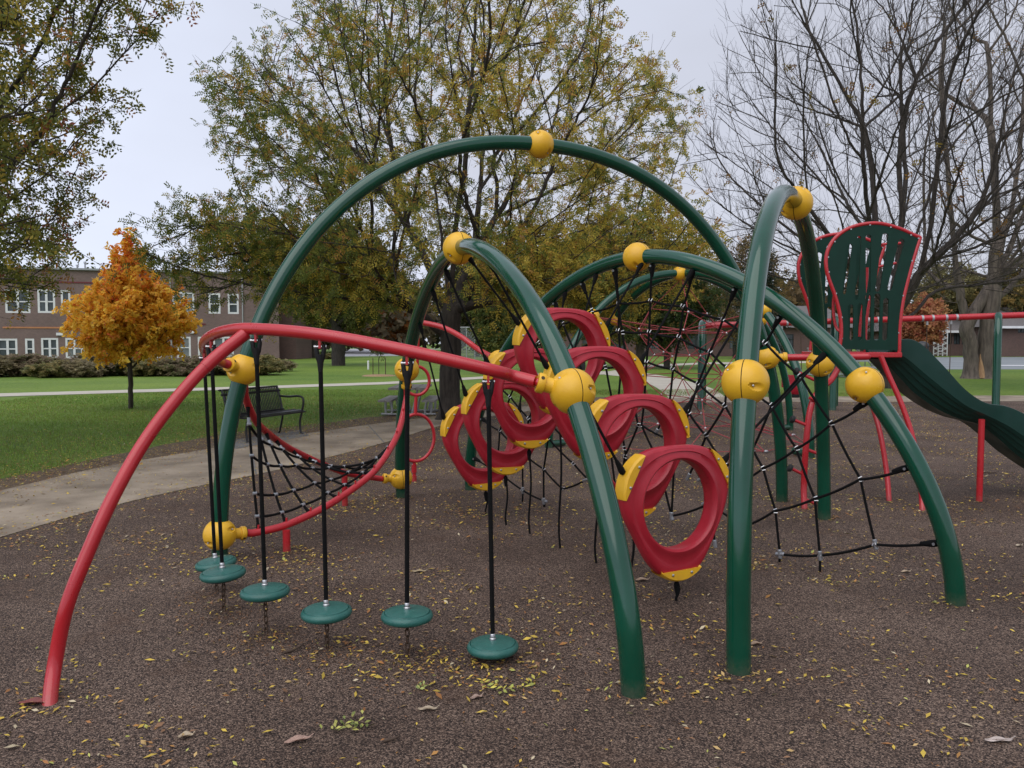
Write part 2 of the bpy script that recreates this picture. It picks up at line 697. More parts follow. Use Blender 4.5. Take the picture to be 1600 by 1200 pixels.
near_px = smooth_px([(-700, 1060), (-300, 930), (0, 840), (150, 797), (300, 762), (400, 742), (500, 718), (600, 692), (675, 669), (730, 657), (800, 646), (900, 635), (1000, 630), (1100, 629), (1250, 628), (1400, 628), (1600, 627), (2300, 627)])
far_px = smooth_px([(-700, 925), (-300, 835), (0, 767), (150, 732), (300, 706), (390, 690), (475, 678), (575, 664), (675, 651), (730, 644), (800, 637), (900, 628), (1000, 623), (1100, 621), (1250, 620), (1400, 619), (1600, 618), (2300, 617)])
near_w = [gnd(a, b) for a, b in near_px]
far_w = [gnd(a, b) for a, b in far_px]
lawn = sheet('lawn', [(-500, -60), (500, -60), (500, 900), (-500, 900)], -.012, M['lawn'])
tag(lawn, kind='structure')
RUBBER = [p[:2] for p in near_w] + [(40, 6), (40, -8), (-14, -8)]
tag(sheet('rubber_surface', RUBBER, 0, M['rubber']), kind='structure')
strip('footpath', near_w, far_w, .004, M['concrete'])
for f_ in (30, 42, 50, 57, 63, 68, 73):
    a, b = near_w[f_], far_w[f_]
    d = unit(b - a)
    s = np.array([d[1], -d[0], 0]) * .012
    strip('path_joint', [a + d * .02 - s, a + d * .02 + s], [b - d * .02 - s, b - d * .02 + s], .008, M['pad'])
soil_far = [gnd(a, b) for a, b in smooth_px([(-700, 905), (-300, 815), (0, 748), (150, 716), (300, 686), (390, 672), (475, 664), (575, 652), (675, 640), (730, 634), (800, 629), (900, 622), (1000, 618)])]
wob = [p + np.array([0, RNG.normal() * .12, 0]) for p in soil_far]
strip('soil_verge', far_w[:len(wob)], wob, -.004, M['soil'])
la = [(-900, 641), (-600, 634), (0, 619.5), (200, 613.5), (400, 607.5), (600, 600.5), (675, 596.5), (760, 591.5), (850, 587), (945, 585)]
ua = [(-900, 634.5), (-600, 628.5), (0, 614.5), (200, 609), (400, 603.3), (600, 596.8), (675, 592.8), (760, 587.8), (850, 583), (945, 580)]
strip('park_path', [gnd(*p) for p in la], [gnd(*p) for p in ua], .0, M['palepath'])
strip('spur_path', [gnd(*p) for p in smooth_px([(945, 585.5), (985, 590), (1015, 600), (1035, 612), (1045, 622)])],
      [gnd(*p) for p in smooth_px([(945, 580), (1000, 582), (1060, 592), (1110, 606), (1135, 621)])], .0, M['palepath'])
strip('far_path', [gnd(*p) for p in ((945, 585.5), (1020, 573), (1100, 569), (1260, 567))], [gnd(*p) for p in ((945, 581), (1010, 570), (1100, 566.3), (1260, 564.5))], -.004, M['palepath'])
tag(sheet('basketball_court', [gnd(1375, 577), gnd(1600, 577), gnd(2100, 577), gnd(2100, 557.5), gnd(1390, 558)], -.004, M['asphalt']), kind='structure')
strip('court_line', [gnd(1555, 571.2), gnd(1900, 573)], [gnd(1555, 570.2), gnd(1900, 571.8)], .0, M['whitepaint'])
tag(sheet('street', [gnd(532, 557), gnd(628, 556), gnd(640, 546), (2, 200), (-34, 200), gnd(540, 545)], -.004, M['roadgrey']), kind='structure')
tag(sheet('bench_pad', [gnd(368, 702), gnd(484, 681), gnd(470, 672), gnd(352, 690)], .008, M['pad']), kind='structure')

# ------------------------------------------------------------------ arches
ARCH = {
    'big': [-2.149, 5.787, 2.723, 7.968, 3.286, 2.143, -0.009, 0.006, 0, 0.009],
    'two': [0.556, 3.562, -1.144, 8.188, 2.279, 2.019, -0.047, -0.015, -0.003, 0.018],
    'three': [-0.454, 8.614, 2.725, 4.816, 2.296, 1.942, 0.083, -0.014, -0.001, -0.018],
    'one': [1.105, 3.806, 2.836, 7.166, 2.59, 2.078, -0.024, 0.013, -0.001, 0],
    'domea': [0.56, 12.07, 5.08, 14.5, 2.74, 2.05, 0, 0, 0, 0],
    'domeb': [4.14, 11.0, 1.5, 15.6, 2.74, 2.05, 0, 0, 0, 0],
}


def arch_curve(q, m=120):
    x1, y1, x2, y2, h, n, l, c4, c6, sk = q
    th = np.linspace(0, PI, m)
    co, si = np.cos(th), np.sin(th)
    sx = np.sign(co) * abs(co) ** (2 / n)
    z = h * np.maximum(si, 0) ** (2 / n)
    k = 1 + c4 * (1 - np.cos(4 * th)) + c6 * (1 - np.cos(8 * th))
    sx = sx * k + sk * si ** 2
    z = z * k
    mx, my = (x1 + x2) / 2, (y1 + y2) / 2
    dx, dy = (x1 - x2) / 2, (y1 - y2) / 2
    L = math.hypot(dx, dy)
    return np.stack([mx + sx * dx - dy / L * l * z, my + sx * dy + dx / L * l * z, z], -1)


CURVE = {k: arch_curve(q, 400) for k, q in ARCH.items()}


def on_arch(k, px, py):
    c = CURVE[k]
    d = np.linalg.norm(proj(c) - np.array([px, py]), axis=1)
    i = int(np.argmin(d))
    return c[i], unit(c[min(i + 2, 399)] - c[max(i - 2, 0)])


def arch_normal(k):
    q = ARCH[k]
    d = unit([q[2] - q[0], q[3] - q[1], 0])
    return np.array([-d[1], d[0], 0])


def ball(parent, c, t, n, R=.118, collars=(), res=(96, 61)):
    """moulded ball clamp: seam in the plane of the arch, four recessed bolt pockets, optional collars"""
    n = unit(n - t * np.dot(n, t))
    f = np.cross(t, n)
    na, nl = res
    lat = np.concatenate([np.linspace(-PI / 2 + .02, -.02, nl // 2), [-.008, .008], np.linspace(.02, PI / 2 - .02, nl // 2)])
    lon = np.linspace(0, 2 * PI, na, endpoint=False)
    la_, lo_ = np.meshgrid(lat, lon, indexing='ij')
    D = (np.cos(la_) * np.cos(lo_))[..., None] * t + (np.cos(la_) * np.sin(lo_))[..., None] * f + np.sin(la_)[..., None] * n
    r = np.full(la_.shape, R)
    r[np.abs(la_) < .01] *= .968
    pockets = [unit(n * .62 + t * .42 + f * .66), unit(-n * .62 - t * .42 + f * .66), unit(-n * .62 + t * .42 - f * .66), unit(n * .62 - t * .42 - f * .66)]
    bolts = MB()
    for p in pockets:
        a = unit(np.cross(p, t))
        if np.dot(a, n) < 0: a = -a
        b = np.cross(p, a)
        X = ((D - p) @ a) / .36
        Y = ((D - p) @ b) / .16
        q = X * X + Y * Y
        inside = (q < 1) & ((D @ p) > .5)
        r[inside] -= R * .24 * np.sqrt(1 - q[inside]) * (.55 + .45 * X[inside])
        s = p * R * .88 + a * R * .14
        bolts.lathe([(.007, -.012), (.007, .006), (.004, .009)], c + s, p, 8)
    V = c + D * r[..., None]
    nr = len(lat)
    F = []
    for i in range(nr - 1):
        for k in range(na):
            l = (k + 1) % na
            F.append((i * na + k, i * na + l, (i + 1) * na + l, (i + 1) * na + k))
    F.append(tuple(range(na))[::-1])
    F.append(tuple((nr - 1) * na + k for k in range(na)))
    mb = MB()
    mb.add(V.reshape(-1, 3), F)
    seam_rows = [nl // 2 - 1, nl // 2, nl // 2 + 1]
    for i in seam_rows:
        for k in range(na):
            mb.m[i * na + k] = 1
    o = mb.build('ball_clamp', [M['yellow'], M['seam']], parent, smooth=32)
    bolts.build_each('bolt', M['metal'], o)
    for d in collars:
        d = unit(d)
        k = MB()
        k.lathe([(.052, .085), (.044, .105), (.040, .112), (.040, .150), (.050, .152), (.052, .158), (.052, .182), (.048, .188), (.030, .188)], c, d, 28)
        for a in (0, PI):
            u = unit(np.cross(d, [0, 0, 1]))
            w = np.cross(d, u)
            s = u * math.cos(a + .6) + w * math.sin(a + .6)
            k.lathe([(.010, 0), (.010, .002)], c + d * .170 + s * .0515, s, 10, 1)
        k.build('collar', [M['yellow'], M['seam']], o)
    return o


def make_arch(k, label, balls, R=.059, cut=400, res=(96, 61), br=.118):
    q = ARCH[k]
    c = CURVE[k]
    mid = ((q[0] + q[2]) / 2, (q[1] + q[3]) / 2, 0)
    t = thing('climbing_arch', label, 'playground arch', mid, 'green tube arches of the climbing frame')
    p = c[::5] if True else c
    p = np.concatenate([[c[0] + [0, 0, -.25]], p, [c[-1]], [c[-1] + [0, 0, -.25]]])
    MB().tube(p, R, 32).build('arch_tube', M['green'], t)
    for px, py, cols in balls:
        pos, tan = on_arch(k, px, py)
        ball(t, pos, tan, arch_normal(k), br, cols, res)
    return t


# red overhead rail the stepping discs hang from
b2, _ = on_arch('two', 893, 613)
bL, _ = on_arch('big', 377, 578)
rail_mid = [at(763, 577, 3.98), at(636, 548, 3.98), at(500, 523, 4.09), at(400, 514, 4.28), at(357, 516, 4.44), at(330, 525, 4.66), at(319, 538, 4.92), at(324, 553, 5.27), at(343, 565, 5.6)]
d2 = unit(at(800, 587, 4.02) - b2)
dL = unit(at(343, 565, 5.6) - bL)
rail_path = spline([b2 + d2 * .20, at(800, 587, 4.06)] + rail_mid + [bL + dL * .19], 10)

# crossing rails of the net bridge
bLo, _ = on_arch('big', 347, 838)
b2u, _ = on_arch('two', 637, 577)
b2l, _ = on_arch('two', 621, 747)
A_pts = [at(400, 832, 5.95), at(448, 820, 6.10), at(508, 792, 6.40), at(561, 757, 6.75), at(592, 728, 7.02), at(618, 686, 7.35), at(628, 656, 7.56), at(635, 622, 7.74)]
B_pts = [at(384, 622, 6.08), at(400, 658, 6.32), at(420, 678, 6.6), at(446, 697, 6.95), at(473, 711, 7.2), at(501, 724, 7.45), at(536, 738, 7.8), at(566, 744, 7.96), at(595, 748, 8.08)]
dA0, dA1 = unit(A_pts[0] - bLo), unit(A_pts[-1] - b2u)
dB0, dB1 = unit(B_pts[0] - bL), unit(B_pts[-1] - b2l)
A_path = spline([bLo + dA0 * .2] + A_pts[0:] + [b2u + dA1 * .2], 8)
B_path = spline([bL + dB0 * .12] + B_pts + [b2l + dB1 * .2], 8)

bR, _ = on_arch('big', 1200, 557)
bar_end = at(1355, 557, 7.72)
dR = unit(bar_end - bR)
b3l, _ = on_arch('three', 772, 560)
loop_top = at(655, 503, 9.15)
lp = [loop_top, at(690, 511, 9.0), at(720, 526, 8.82), at(747, 546, 8.6)]
d3 = unit(at(745, 544, 8.6) - b3l)

make_arch('big', 'tallest green arch, with one yellow ball at its very top above the others', [(842, 226, ()), (377, 578, (dL,)), (347, 838, (dA0,)), (1200, 557, (dR,))])
make_arch('two', 'green arch whose near foot stands in front of the red rings, carrying the red rail', [(720, 395, ()), (893, 613, (d2,)), (637, 577, (dA1,)), (621, 747, (dB1,))])
make_arch('three', 'green arch that the black rope net hangs under', [(997, 408, ()), (1350, 602, ()), (772, 560, (d3,))])
make_arch('one', 'steep narrow green arch in front of the red framed tower', [(1243, 317, ()), (1165, 597, ()), (1282, 569, ())])
make_arch('domea', 'farther green dome arch over the red rope net, left foot nearest', [(1062, 425, ()), (919, 490, ()), (1195, 494, ())], R=.062, res=(48, 31))
make_arch('domeb', 'farther green dome arch over the red rope net, right foot nearest', [(1198, 480, ()), (955, 495, ())], R=.062, res=(48, 31))


# ------------------------------------------------------------------ rope helpers
def rope(mb, a, b, r=.0085, sag=0., n=10, sides=8, mi=0):
    a, b = np.asarray(a, float), np.asarray(b, float)
    t = np.linspace(0, 1, n)[:, None]
    p = a + (b - a) * t
    p[:, 2] -= (4 * sag * t * (1 - t))[:, 0]
    mb.tube(p, r, sides, mi=mi)


def thimble(mb, a, toward, mi=0, s=1.):
    """tapered black rope end, with a bolt head, from the anchor point a along toward"""
    d = unit(np.asarray(toward) - np.asarray(a))
    mb.lathe([(.010 * s, 0), (.020 * s, .012 * s), (.021 * s, .035 * s), (.014 * s, .085 * s), (.011 * s, .10 * s)], a, d, 10, mi)


def clamp(mb, p, d, mi=0, r=.0125, l=.026):
    d = unit(d)
    mb.lathe([(r * .8, -l / 2), (r, -l / 2 + .003), (r, l / 2 - .003), (r * .8, l / 2)], p, d, 10, mi)


# ------------------------------------------------------------------ red rail with its leg
rr = thing('overhead_rail', 'red curved rail on one bowed leg with the green stepping discs hanging below', 'rail', gnd(78, 1099))
MB().tube(rail_path, .0325, 24).build('rail_pipe', M['red'], rr)
leg_path = spline([at(384, 521, 4.32), at(340, 556, 4.22), at(300, 595, 4.12), at(255, 649, 3.99), at(215, 707, 3.88), at(175, 780, 3.77), at(140, 857, 3.68), at(105, 946, 3.60), at(86, 1036, 3.565), gnd(78, 1097), gnd(76.5, 1113, 0) * [1, 1, 0] + [0, 0, -.10]], 8)
lg = MB().tube(leg_path, .0320, 24).build('leg', M['red'], rr)
sl = MB()
sl.tube(leg_path[0:13], .0345, 24)
sl.build('sleeve', M['red'], lg)
tip = MB()
tip.sphere(b2 + d2 * .185, .022, 14)
tip.sphere(bL + dL * .185, .022, 14)
tip.build_each('end_tip', M['red'], rr)

# ------------------------------------------------------------------ stepping discs
disc_px = [  # hanger px on rail, disc px, depth, label
    ((763, 590), (770, 1016), 3.96, 'hanging disc almost touching the ground, nearest to the camera'),
    ((636, 563), (636, 958), 3.98, 'hanging disc on a chain, next to the one almost touching the ground'),
    ((498, 540), (510, 953), 4.09, 'hanging disc on a chain in the middle of the open row'),
    ((403, 530), (414, 921), 4.28, 'hanging disc just right of the two overlapping discs'),
    ((335, 531), (348, 893), 4.66, 'front one of the two overlapping discs at the far end of the row'),
    ((319.5, 547), (337, 877), 5.05, 'rear one of the two overlapping discs, below the low yellow ball'),
]


def chain_mb(mb, top, bottom, link=.036, w=.0115, r=.0033):
    top, bottom = np.asarray(top, float), np.asarray(bottom, float)
    d = bottom - top
    L = np.linalg.norm(d)
    n = max(1, int(L / (link - 2 * r)))
    d /= L
    u = unit(np.cross(d, [0.3, 1, 0.2]))
    v = np.cross(d, u)
    for i in range(n):
        c = top + d * (i + .5) * L / n
        s = u if i % 2 else v
        a = np.linspace(0, 2 * PI, 12, endpoint=False)
        hl = link / 2 - w * .5
        pts = [c + s * (w * math.cos(t)) * .9 + d * (w * .7 * math.sin(t) + math.copysign(hl, math.sin(t + 1e-3))) for t in a]
        mb.tube(pts, r, 6, closed=True)


def disc_body(mb, c, R, tilt):
    ax = unit([tilt[0], tilt[1], 1])
    prof_top = [(.020, .022), (R * .55, .018), (R * .84, .010), (R * .862, .0025), (R * .884, .0065), (R * .95, .002), (R * .992, -.008), (R, -.015), (R * .985, -.024), (R * .94, -.031)]
    mb.lathe(prof_top, c, ax, 64, 0)
    mb.lathe([(R * .94, -.0311), (R * .72, -.044), (R * .4, -.05), (.02, -.052)], c, ax, 64, 1)
    return ax


for i, (hp, dp, Y, lab) in enumerate(disc_px):
    k = np.argmin(np.linalg.norm(proj(rail_path) - np.array(hp), axis=1) + 60 * np.abs(rail_path[:, 1] - Y))
    hang = rail_path[k]
    c = at(dp[0], dp[1], Y)
    if i == 0:
        c[2] = .075
    R = .132 if i < 5 else .128
    t = thing('hanging_disc', 'green round ' + lab, 'stepping disc', (c[0], c[1], 0), 'green stepping discs hung from the red rail')
    mb = MB()
    ax = disc_body(mb, c, R, (RNG.uniform(-.04, .04) + (.10 if i in (4, 5) else 0) * -1, RNG.uniform(-.03, .02)))
    mb.build('disc', [M['discgreen'], M['underside']], t, smooth=35)
    f = MB()
    f.lathe([(.017, .02), (.017, .03), (.0135, .034), (.0135, .052), (.011, .055)], c, ax, 16)
    f.build('rope_socket', M['metal'], t)
    hb = hang + [0, 0, -.034]
    top = hang + [0, 0, -.075]
    h = MB()
    h.box(hang + [0, 0, -.048], (.012, .03, .045))
    h.build('hanger_tab', M['red'], t)
    q = MB()
    for sx in (-1, 1):
        q.tube(spline([hang + [sx * .016, 0, -.050], hang + [sx * .019, 0, -.075], hang + [sx * .010, 0, -.13], hang + [0, 0, -.16]], 5), [.011] * 5 + [.012] * 5 + [.010] * 6, 10)
    q.lathe([(.020, 0), (.016, -.05), (.012, -.09)], hang + [0, 0, -.10], (0, 0, 1), 12)
    q.build('clevis', M['fitting'], t)
    bl = MB()
    bl.lathe([(.009, -.032), (.009, .032)], hang + [0, 0, -.062], (1, .2, 0), 8)
    bl.build('bolt', M['metal'], t)
    rp = MB()
    rope(rp, hang + [0, 0, -.12], c + ax * .045, .0118, n=6)
    rp.build('rope', M['rope'], t)
    if c[2] > .12:
        ch = MB()
        chain_mb(ch, c + ax * -.05, (c[0] + .003, c[1], .004))
        ch.build('chain', M['chain'], t)

# ------------------------------------------------------------------ net bridge
nb = thing('net_bridge', 'sagging black rope bridge between two crossing red rails near the bench', 'rope bridge', (-1.7, 7, 0))
MB().tube(A_path, .029, 20).build('rail', M['red'], nb)
MB().tube(B_path, .029, 20).build('rail', M['red'], nb)
for px, py, top in ((448, 861, at(448, 822, 6.10)), (539, 790, at(537, 740, 7.8))):
    g = gnd(px, py)
    p = np.array([g[0], g[1], -.1])
    MB().tube([p, np.array([g[0], g[1], top[2] - .02])], .029, 16).build('post', M['red'], nb)


def along(path, t):
    s = np.concatenate([[0], np.cumsum(np.linalg.norm(np.diff(path, axis=0), axis=1))])
    x = t * s[-1]
    return np.array([np.interp(x, s, path[:, i]) for i in range(3)])


ropes, clamps_, tabs, ropes2 = MB(), MB(), MB(), MB()
tA = [.035, .13, .225, .33, .44, .55, .66, .77, .87]


def t_near(path, px, py):
    d = np.linalg.norm(proj(path) - np.array([px, py]), axis=1)
    s = np.concatenate([[0], np.cumsum(np.linalg.norm(np.diff(path, axis=0), axis=1))])
    return s[int(np.argmin(d))] / s[-1]


tA = [t_near(A_path, *q) for q in ((402, 829), (449, 818), (487, 802), (526, 781), (556, 759), (583, 735), (603, 708), (619, 683), (630, 648))]
tB = [t_near(B_path, *q) for q in ((387, 630), (402, 661), (415, 673), (430, 686), (455, 703), (480, 715), (507, 727), (541, 740), (578, 746))]
cross = []
for a, b in zip(tA, tB):
    pa, pb = along(A_path, a), along(B_path, b)
    s = np.linspace(0, 1, 25)[:, None]
    p = pb + (pa - pb) * s
    L = np.linalg.norm(pa - pb)
    p[:, 2] -= (4 * .085 * L * s * (1 - s))[:, 0]
    cross.append(p)
    ropes.tube(p, .0105, 8)
    thimble(ropes, pa, p[-4], s=.8)
    thimble(ropes, pb, p[4], s=.8)
    tabs.box(pa + [0, 0, .03], (.012, .022, .05))
    clamps_.lathe([(.013, 0), (.013, .05)], p[2], p[4] - p[2], 10)
for fr in (3, 8, 15, 20):
    pts = [c[fr] for c in cross]
    path = []
    for u, v in zip(pts[:-1], pts[1:]):
        s = np.linspace(0, 1, 8, endpoint=False)[:, None]
        q = u + (v - u) * s
        q[:, 2] -= (.045 * np.linalg.norm(v - u) * 4 * s * (1 - s))[:, 0]
        path += list(q)
    path.append(pts[-1])
    ropes2.tube(path, .0105, 8)
    for c in cross:
        clamp(clamps_, c[fr], np.cross(c[fr + 1] - c[fr - 1], [0, 0, 1]), r=.0155, l=.032)
ropes.build_each('rope', M['rope'], nb, per=3)
ropes2.build_each('rope', M['rope'], nb)
clamps_.build_each('rope_clamp', M['ferrule'], nb)
tabs.build_each('rope_tab', M['red'], nb)

# ------------------------------------------------------------------ loop climber
lc = thing('loop_climber', 'red loop pole with two rings, joined by a curved pipe to an arch', 'climbing pole', gnd(647, 752))
MB().tube(spline(lp + [b3l + d3 * .2], 8), .031, 18).build('curved_pipe', M['red'], lc)
g = gnd(647, 752)
Yl = g[1]
pole = MB()
pole.tube([at(654, 512, Yl - .05), at(652, 574, Yl)], .017, 12)
pole.tube([at(650, 617, Yl), at(649, 649, Yl)], .020, 12)
pole.tube([at(647.5, 720, Yl), g + [0, 0, -.1]], .020, 12)
pole.lathe([(.030, 0), (.030, .09)], at(647, 738, Yl), (0, 0, 1), 14)
pole.lathe([(.030, 0), (.030, .07)], g, (0, 0, 1), 14)
pole.build('pole', M['red'], lc)
for cx, cy, rx, ry in ((651, 595, 19, 22.5), (650, 684, 27, 37)):
    c = at(cx, cy, Yl)
    R = ry * Yl / FOC
    rxw = rx * Yl / FOC
    dy = math.sqrt(max(R * R - rxw * rxw, 0))
    u = np.array([rxw, dy * .6, 0])
    w = np.array([0, 0, R])
    pts = [c + u * math.cos(a) + w * math.sin(a) for a in np.linspace(0, 2 * PI, 40, endpoint=False)]
    MB().tube(pts, .019, 12, closed=True).build('loop', M['red'], lc)

# ------------------------------------------------------------------ ring bridge
RN = unit([1.27, -2.5, 0])           # chain direction = ring normal
RU = np.array([-RN[1], RN[0], 0])    # horizontal in-plane (to the right)


def ro(th):
    s = np.cos(3 * (th + PI / 2))
    s = np.sign(s) * np.abs(s) ** 1.0
    r = .397 + .037 * s
    dn = max(0., -math.sin(th))
    return r + .034 * dn ** 6


def ring_meshes():
    """local coords: x right, y normal (front = -y), z up, hole centre at origin"""
    NT = 120
    prof = []   # (fraction between inner and outer, offset, y)
    P = [(0, .006, 0.), (0, .002, -.030), (0, .006, -.050), (0, .018, -.062), (0, .032, -.060), (0, .044, -.050), (.38, .022, -.046), (.46, .018, -.053), (.54, .014, -.048), (.8, .004, -.045), (1, -.016, -.042), (1, -.005, -.034), (1, 0, -.020)]
    full = P + [(f, o, -y) for f, o, y in P[::-1][0:]][:-1]
    V = []
    for th in np.linspace(0, 2 * PI, NT, endpoint=False):
        R = ro(th)
        ri = .270
        grv = max(0., math.sin(th)) ** 2
        for f, o, y in full:
            if .4 < f < .5:
                y = math.copysign(.046 + .008 * grv, y)
            r = ri + (R - ri) * f + o
            V.append((r * math.cos(th), y, r * math.sin(th)))
    m = len(full)
    F = []
    for i in range(NT):
        j = (i + 1) % NT
        for k in range(m):
            l = (k + 1) % m
            F.append((i * m + k, i * m + l, j * m + l, j * m + k))
    body = MB()
    body.add(V, F)
    br = []
    for thc in (PI / 6, 5 * PI / 6, -PI / 2):
        b = MB()
        half = math.radians(21)
        arc = [thc + a for a in np.linspace(-half, half, 15)]
        pts = [((ro(a) - .004) * math.cos(a), (ro(a) - .004) * math.sin(a)) for a in arc]
        for sgn in (-1, 1):
            b.plate(pts, [], ((0, sgn * .044, 0), (1, 0, 0), (0, 0, 1), (0, sgn, 0)), .013)
        # outer rim of the bracket
        rim = [(x, y) for x, y in pts]
        o = MB()
        Vr, Fr = [], []
        for x, y in rim:
            Vr += [(x * .998, -.0545, y * .998), (x * 1.022, -.040, y * 1.022), (x * 1.026, 0, y * 1.026), (x * 1.022, .040, y * 1.022), (x * .998, .0545, y * .998), (x * .95, .03, y * .95), (x * .95, -.03, y * .95)]
        for i in range(len(rim) - 1):
            for k in range(7):
                l = (k + 1) % 7
                Fr.append((7 * i + k, 7 * i + l, 7 * i + 7 + l, 7 * i + 7 + k))
        b.add(Vr, Fr)
        bo = MB()
        for da in (-.17, .17):
            rb = ro(thc + da) - .030
            for sgn in (-1, 1):
                bo.lathe([(.0095, 0), (.009, .004), (.005, .007)], (rb * math.cos(thc + da), sgn * .057, rb * math.sin(thc + da)), (0, sgn, 0), 10)
        br.append((b, bo))
    return body, br


RING = [(.266 * -1, 7.38, .23, 1), (-.05, 6.94, .45, 2), (.148, 6.60, .725, 3), (.384, 6.13, 1.035, 4), (.595, 5.70, .745, 5), (.812, 5.24, .434, 6), (1.007, 4.88, .138, 7)]
RLAB = ['lowest red ring at the far end, beside the loop pole',
        'second red ring from the far end, just above the lowest far one',
        'third red ring from the far end, left of the topmost',
        'topmost red ring at the crest of the ring chain',
        'red ring just in front of and below the topmost one',
        'second nearest red ring, partly behind the nearest one',
        'nearest red ring, right beside the steep green post']
body_mb, br_mb = ring_meshes()
first = None


def arch_in_plane(k, c, hint_side):
    cv = CURVE[k]
    s = np.abs((cv - c) @ RN) + (cv[:, 2] < .8) * 10
    return cv[int(np.argmin(s))]


for (x, y, zb, idx), lab in zip(RING, RLAB):
    cz = zb + .468
    c = np.array([x, y, cz])
    lab = lab + ', yellow corner brackets'
    if first is None:
        t = thing('climbing_ring', lab, 'climbing ring', (0, 0, 0), 'red plastic rings of the hanging ring tunnel')
        body_mb.build('ring', M['ringred'], t, smooth=50)
        for b, bo in br_mb:
            q = b.build('corner_bracket', M['yellow'], t, smooth=30)
            bo.build_each('bolt', M['metal'], q)
        first = t
    else:
        t = copy_tree(first)
        t['label'] = lab
    t.location = c
    ang = math.atan2(RU[1], RU[0]) + RNG.uniform(-.03, .03)
    t.rotation_euler = (RNG.uniform(-.04, .04), RNG.uniform(-.035, .035), ang)

bpy.context.view_layer.update()
rings = [o for o in COL.objects if o.name.startswith('climbing_ring')]
for t in rings:
    # ropes of this ring, built in the ring's own local frame
    mw = t.matrix_world.copy()
    inv = np.array(mw.inverted())
    W = np.array(mw)
    toW = lambda p: (W @ np.array([*p, 1]))[:3]
    toL = lambda p: (inv @ np.array([*p, 1]))[:3]
    c = np.array(t.location)
    for thc, ak in ((PI / 6, 'three'), (5 * PI / 6, 'two')):
        r0 = ro(thc) + .012
        a = toW((r0 * math.cos(thc), 0, r0 * math.sin(thc)))
        b = arch_in_plane(ak, c, 0)
        d = unit(a - b)
        b = b + d * .058
        if c[1] < 5.0 and ak == 'three':
            b = on_arch('three', 1287, 553)[0]
            b = b + unit(a - b) * .058
        mb = MB()
        rope(mb, toL(a), toL(b), .0088, n=5)
        thimble(mb, toL(a + d * .01), toL(b))
        thimble(mb, toL(b), toL(a))
        o = MB.build(mb, 'rope', M['rope'])
        o.parent = t
    r0 = ro(-PI / 2) + .006
    a = toW((0, 0, -r0))
    g = np.array([a[0] + .01, a[1], -.02])
    mb = MB()
    pth = [toL(p) for p in spline([a, a * .6 + g * .4 + np.array([.012, 0, 0]), a * .2 + g * .8 + np.array([-.01, 0, 0]), g], 6)]
    mb.tube(pth, .0085, 8)
    thimble(mb, toL(a - [0, 0, .012]), toL(g), s=.9)
    eye = MB.build(mb, 'rope', M['rope'])
    eye.parent = t

# ------------------------------------------------------------------ black rope net under arch three
q3 = ARCH['three']
F1, F2 = np.array([q3[0], q3[1], 0]), np.array([q3[2], q3[3], 0])
AP = CURVE['three'][200]
e1 = unit(F2 - F1)
NM = unit(np.cross(e1, AP - (F1 + F2) / 2))
e2 = np.cross(NM, e1)
if e2[2] < 0: e2 = -e2
MID = (F1 + F2) / 2


def on_plane(px, py):
    d = ray(px, py)
    o = np.array([0, 0, EYE])
    t = np.dot(F1 - o, NM) / np.dot(d, NM)
    return o + d * t


net_lines_px = [
    # arcs, from the upper left over and down to the ground on the right
    [(927, 487), (967, 474), (1017, 470), (1067, 479), (1130, 500), (1195, 536), (1250, 588), (1299, 662), (1344, 749), (1367, 851)],
    [(947, 526), (966, 517), (1015, 519), (1061, 527), (1110, 550), (1137, 575), (1206, 634), (1245, 701), (1274, 779), (1282, 868), (1281, 908)],
    [(937, 575), (970, 572), (1011, 566), (1051, 577), (1091, 600), (1132, 634), (1176, 703), (1192, 732), (1211, 798), (1218, 866)],
    [(965, 628), (1007, 632), (1045, 632), (1077, 645), (1103, 680), (1135, 728), (1150, 800)],
    # spokes from the arch towards the lower middle
    [(962, 427), (966, 474), (966, 517), (970, 572), (965, 628), (975, 700), (985, 765)],
    [(1019, 415), (1017, 470), (1015, 519), (1011, 566), (1007, 632), (1003, 664), (1030, 720), (1050, 806)],
    [(1082, 428), (1067, 479), (1061, 527), (1051, 577), (1045, 632), (1025, 675)],
    [(1149, 450), (1130, 500), (1110, 550), (1091, 600), (1077, 645), (1055, 700), (1050, 806)],
    [(1219, 494), (1195, 536), (1137, 575), (1132, 634), (1103, 680), (1075, 745)],
    [(1281, 562), (1250, 588), (1206, 634), (1176, 703), (1135, 728), (1096, 748)],
    [(1344, 637), (1299, 662), (1245, 701), (1192, 732), (1135, 765), (1101, 786)],
    [(1411, 735), (1344, 749), (1274, 779), (1211, 798), (1165, 822), (1110, 786)],
    [(1453, 850), (1367, 851), (1282, 868), (1218, 866), (1175, 876), (1110, 868)],
    [(1003, 664), (1040, 684), (1075, 708), (1096, 748), (1110, 786), (1118, 850)],
    [(1051, 806), (1110, 786)],
]
spn = thing('rope_net', 'black spider web rope net filling the wide green arch beside the rings', 'climbing net', MID)
mbn, cln, fer = MB(), MB(), MB()


def to2(p):
    return np.array([np.dot(p - MID, e1), np.dot(p - MID, e2)])


def from2(a):
    return MID + e1 * a[0] + e2 * a[1]


lines2 = [[to2(on_plane(*p)) for p in l] for l in net_lines_px]
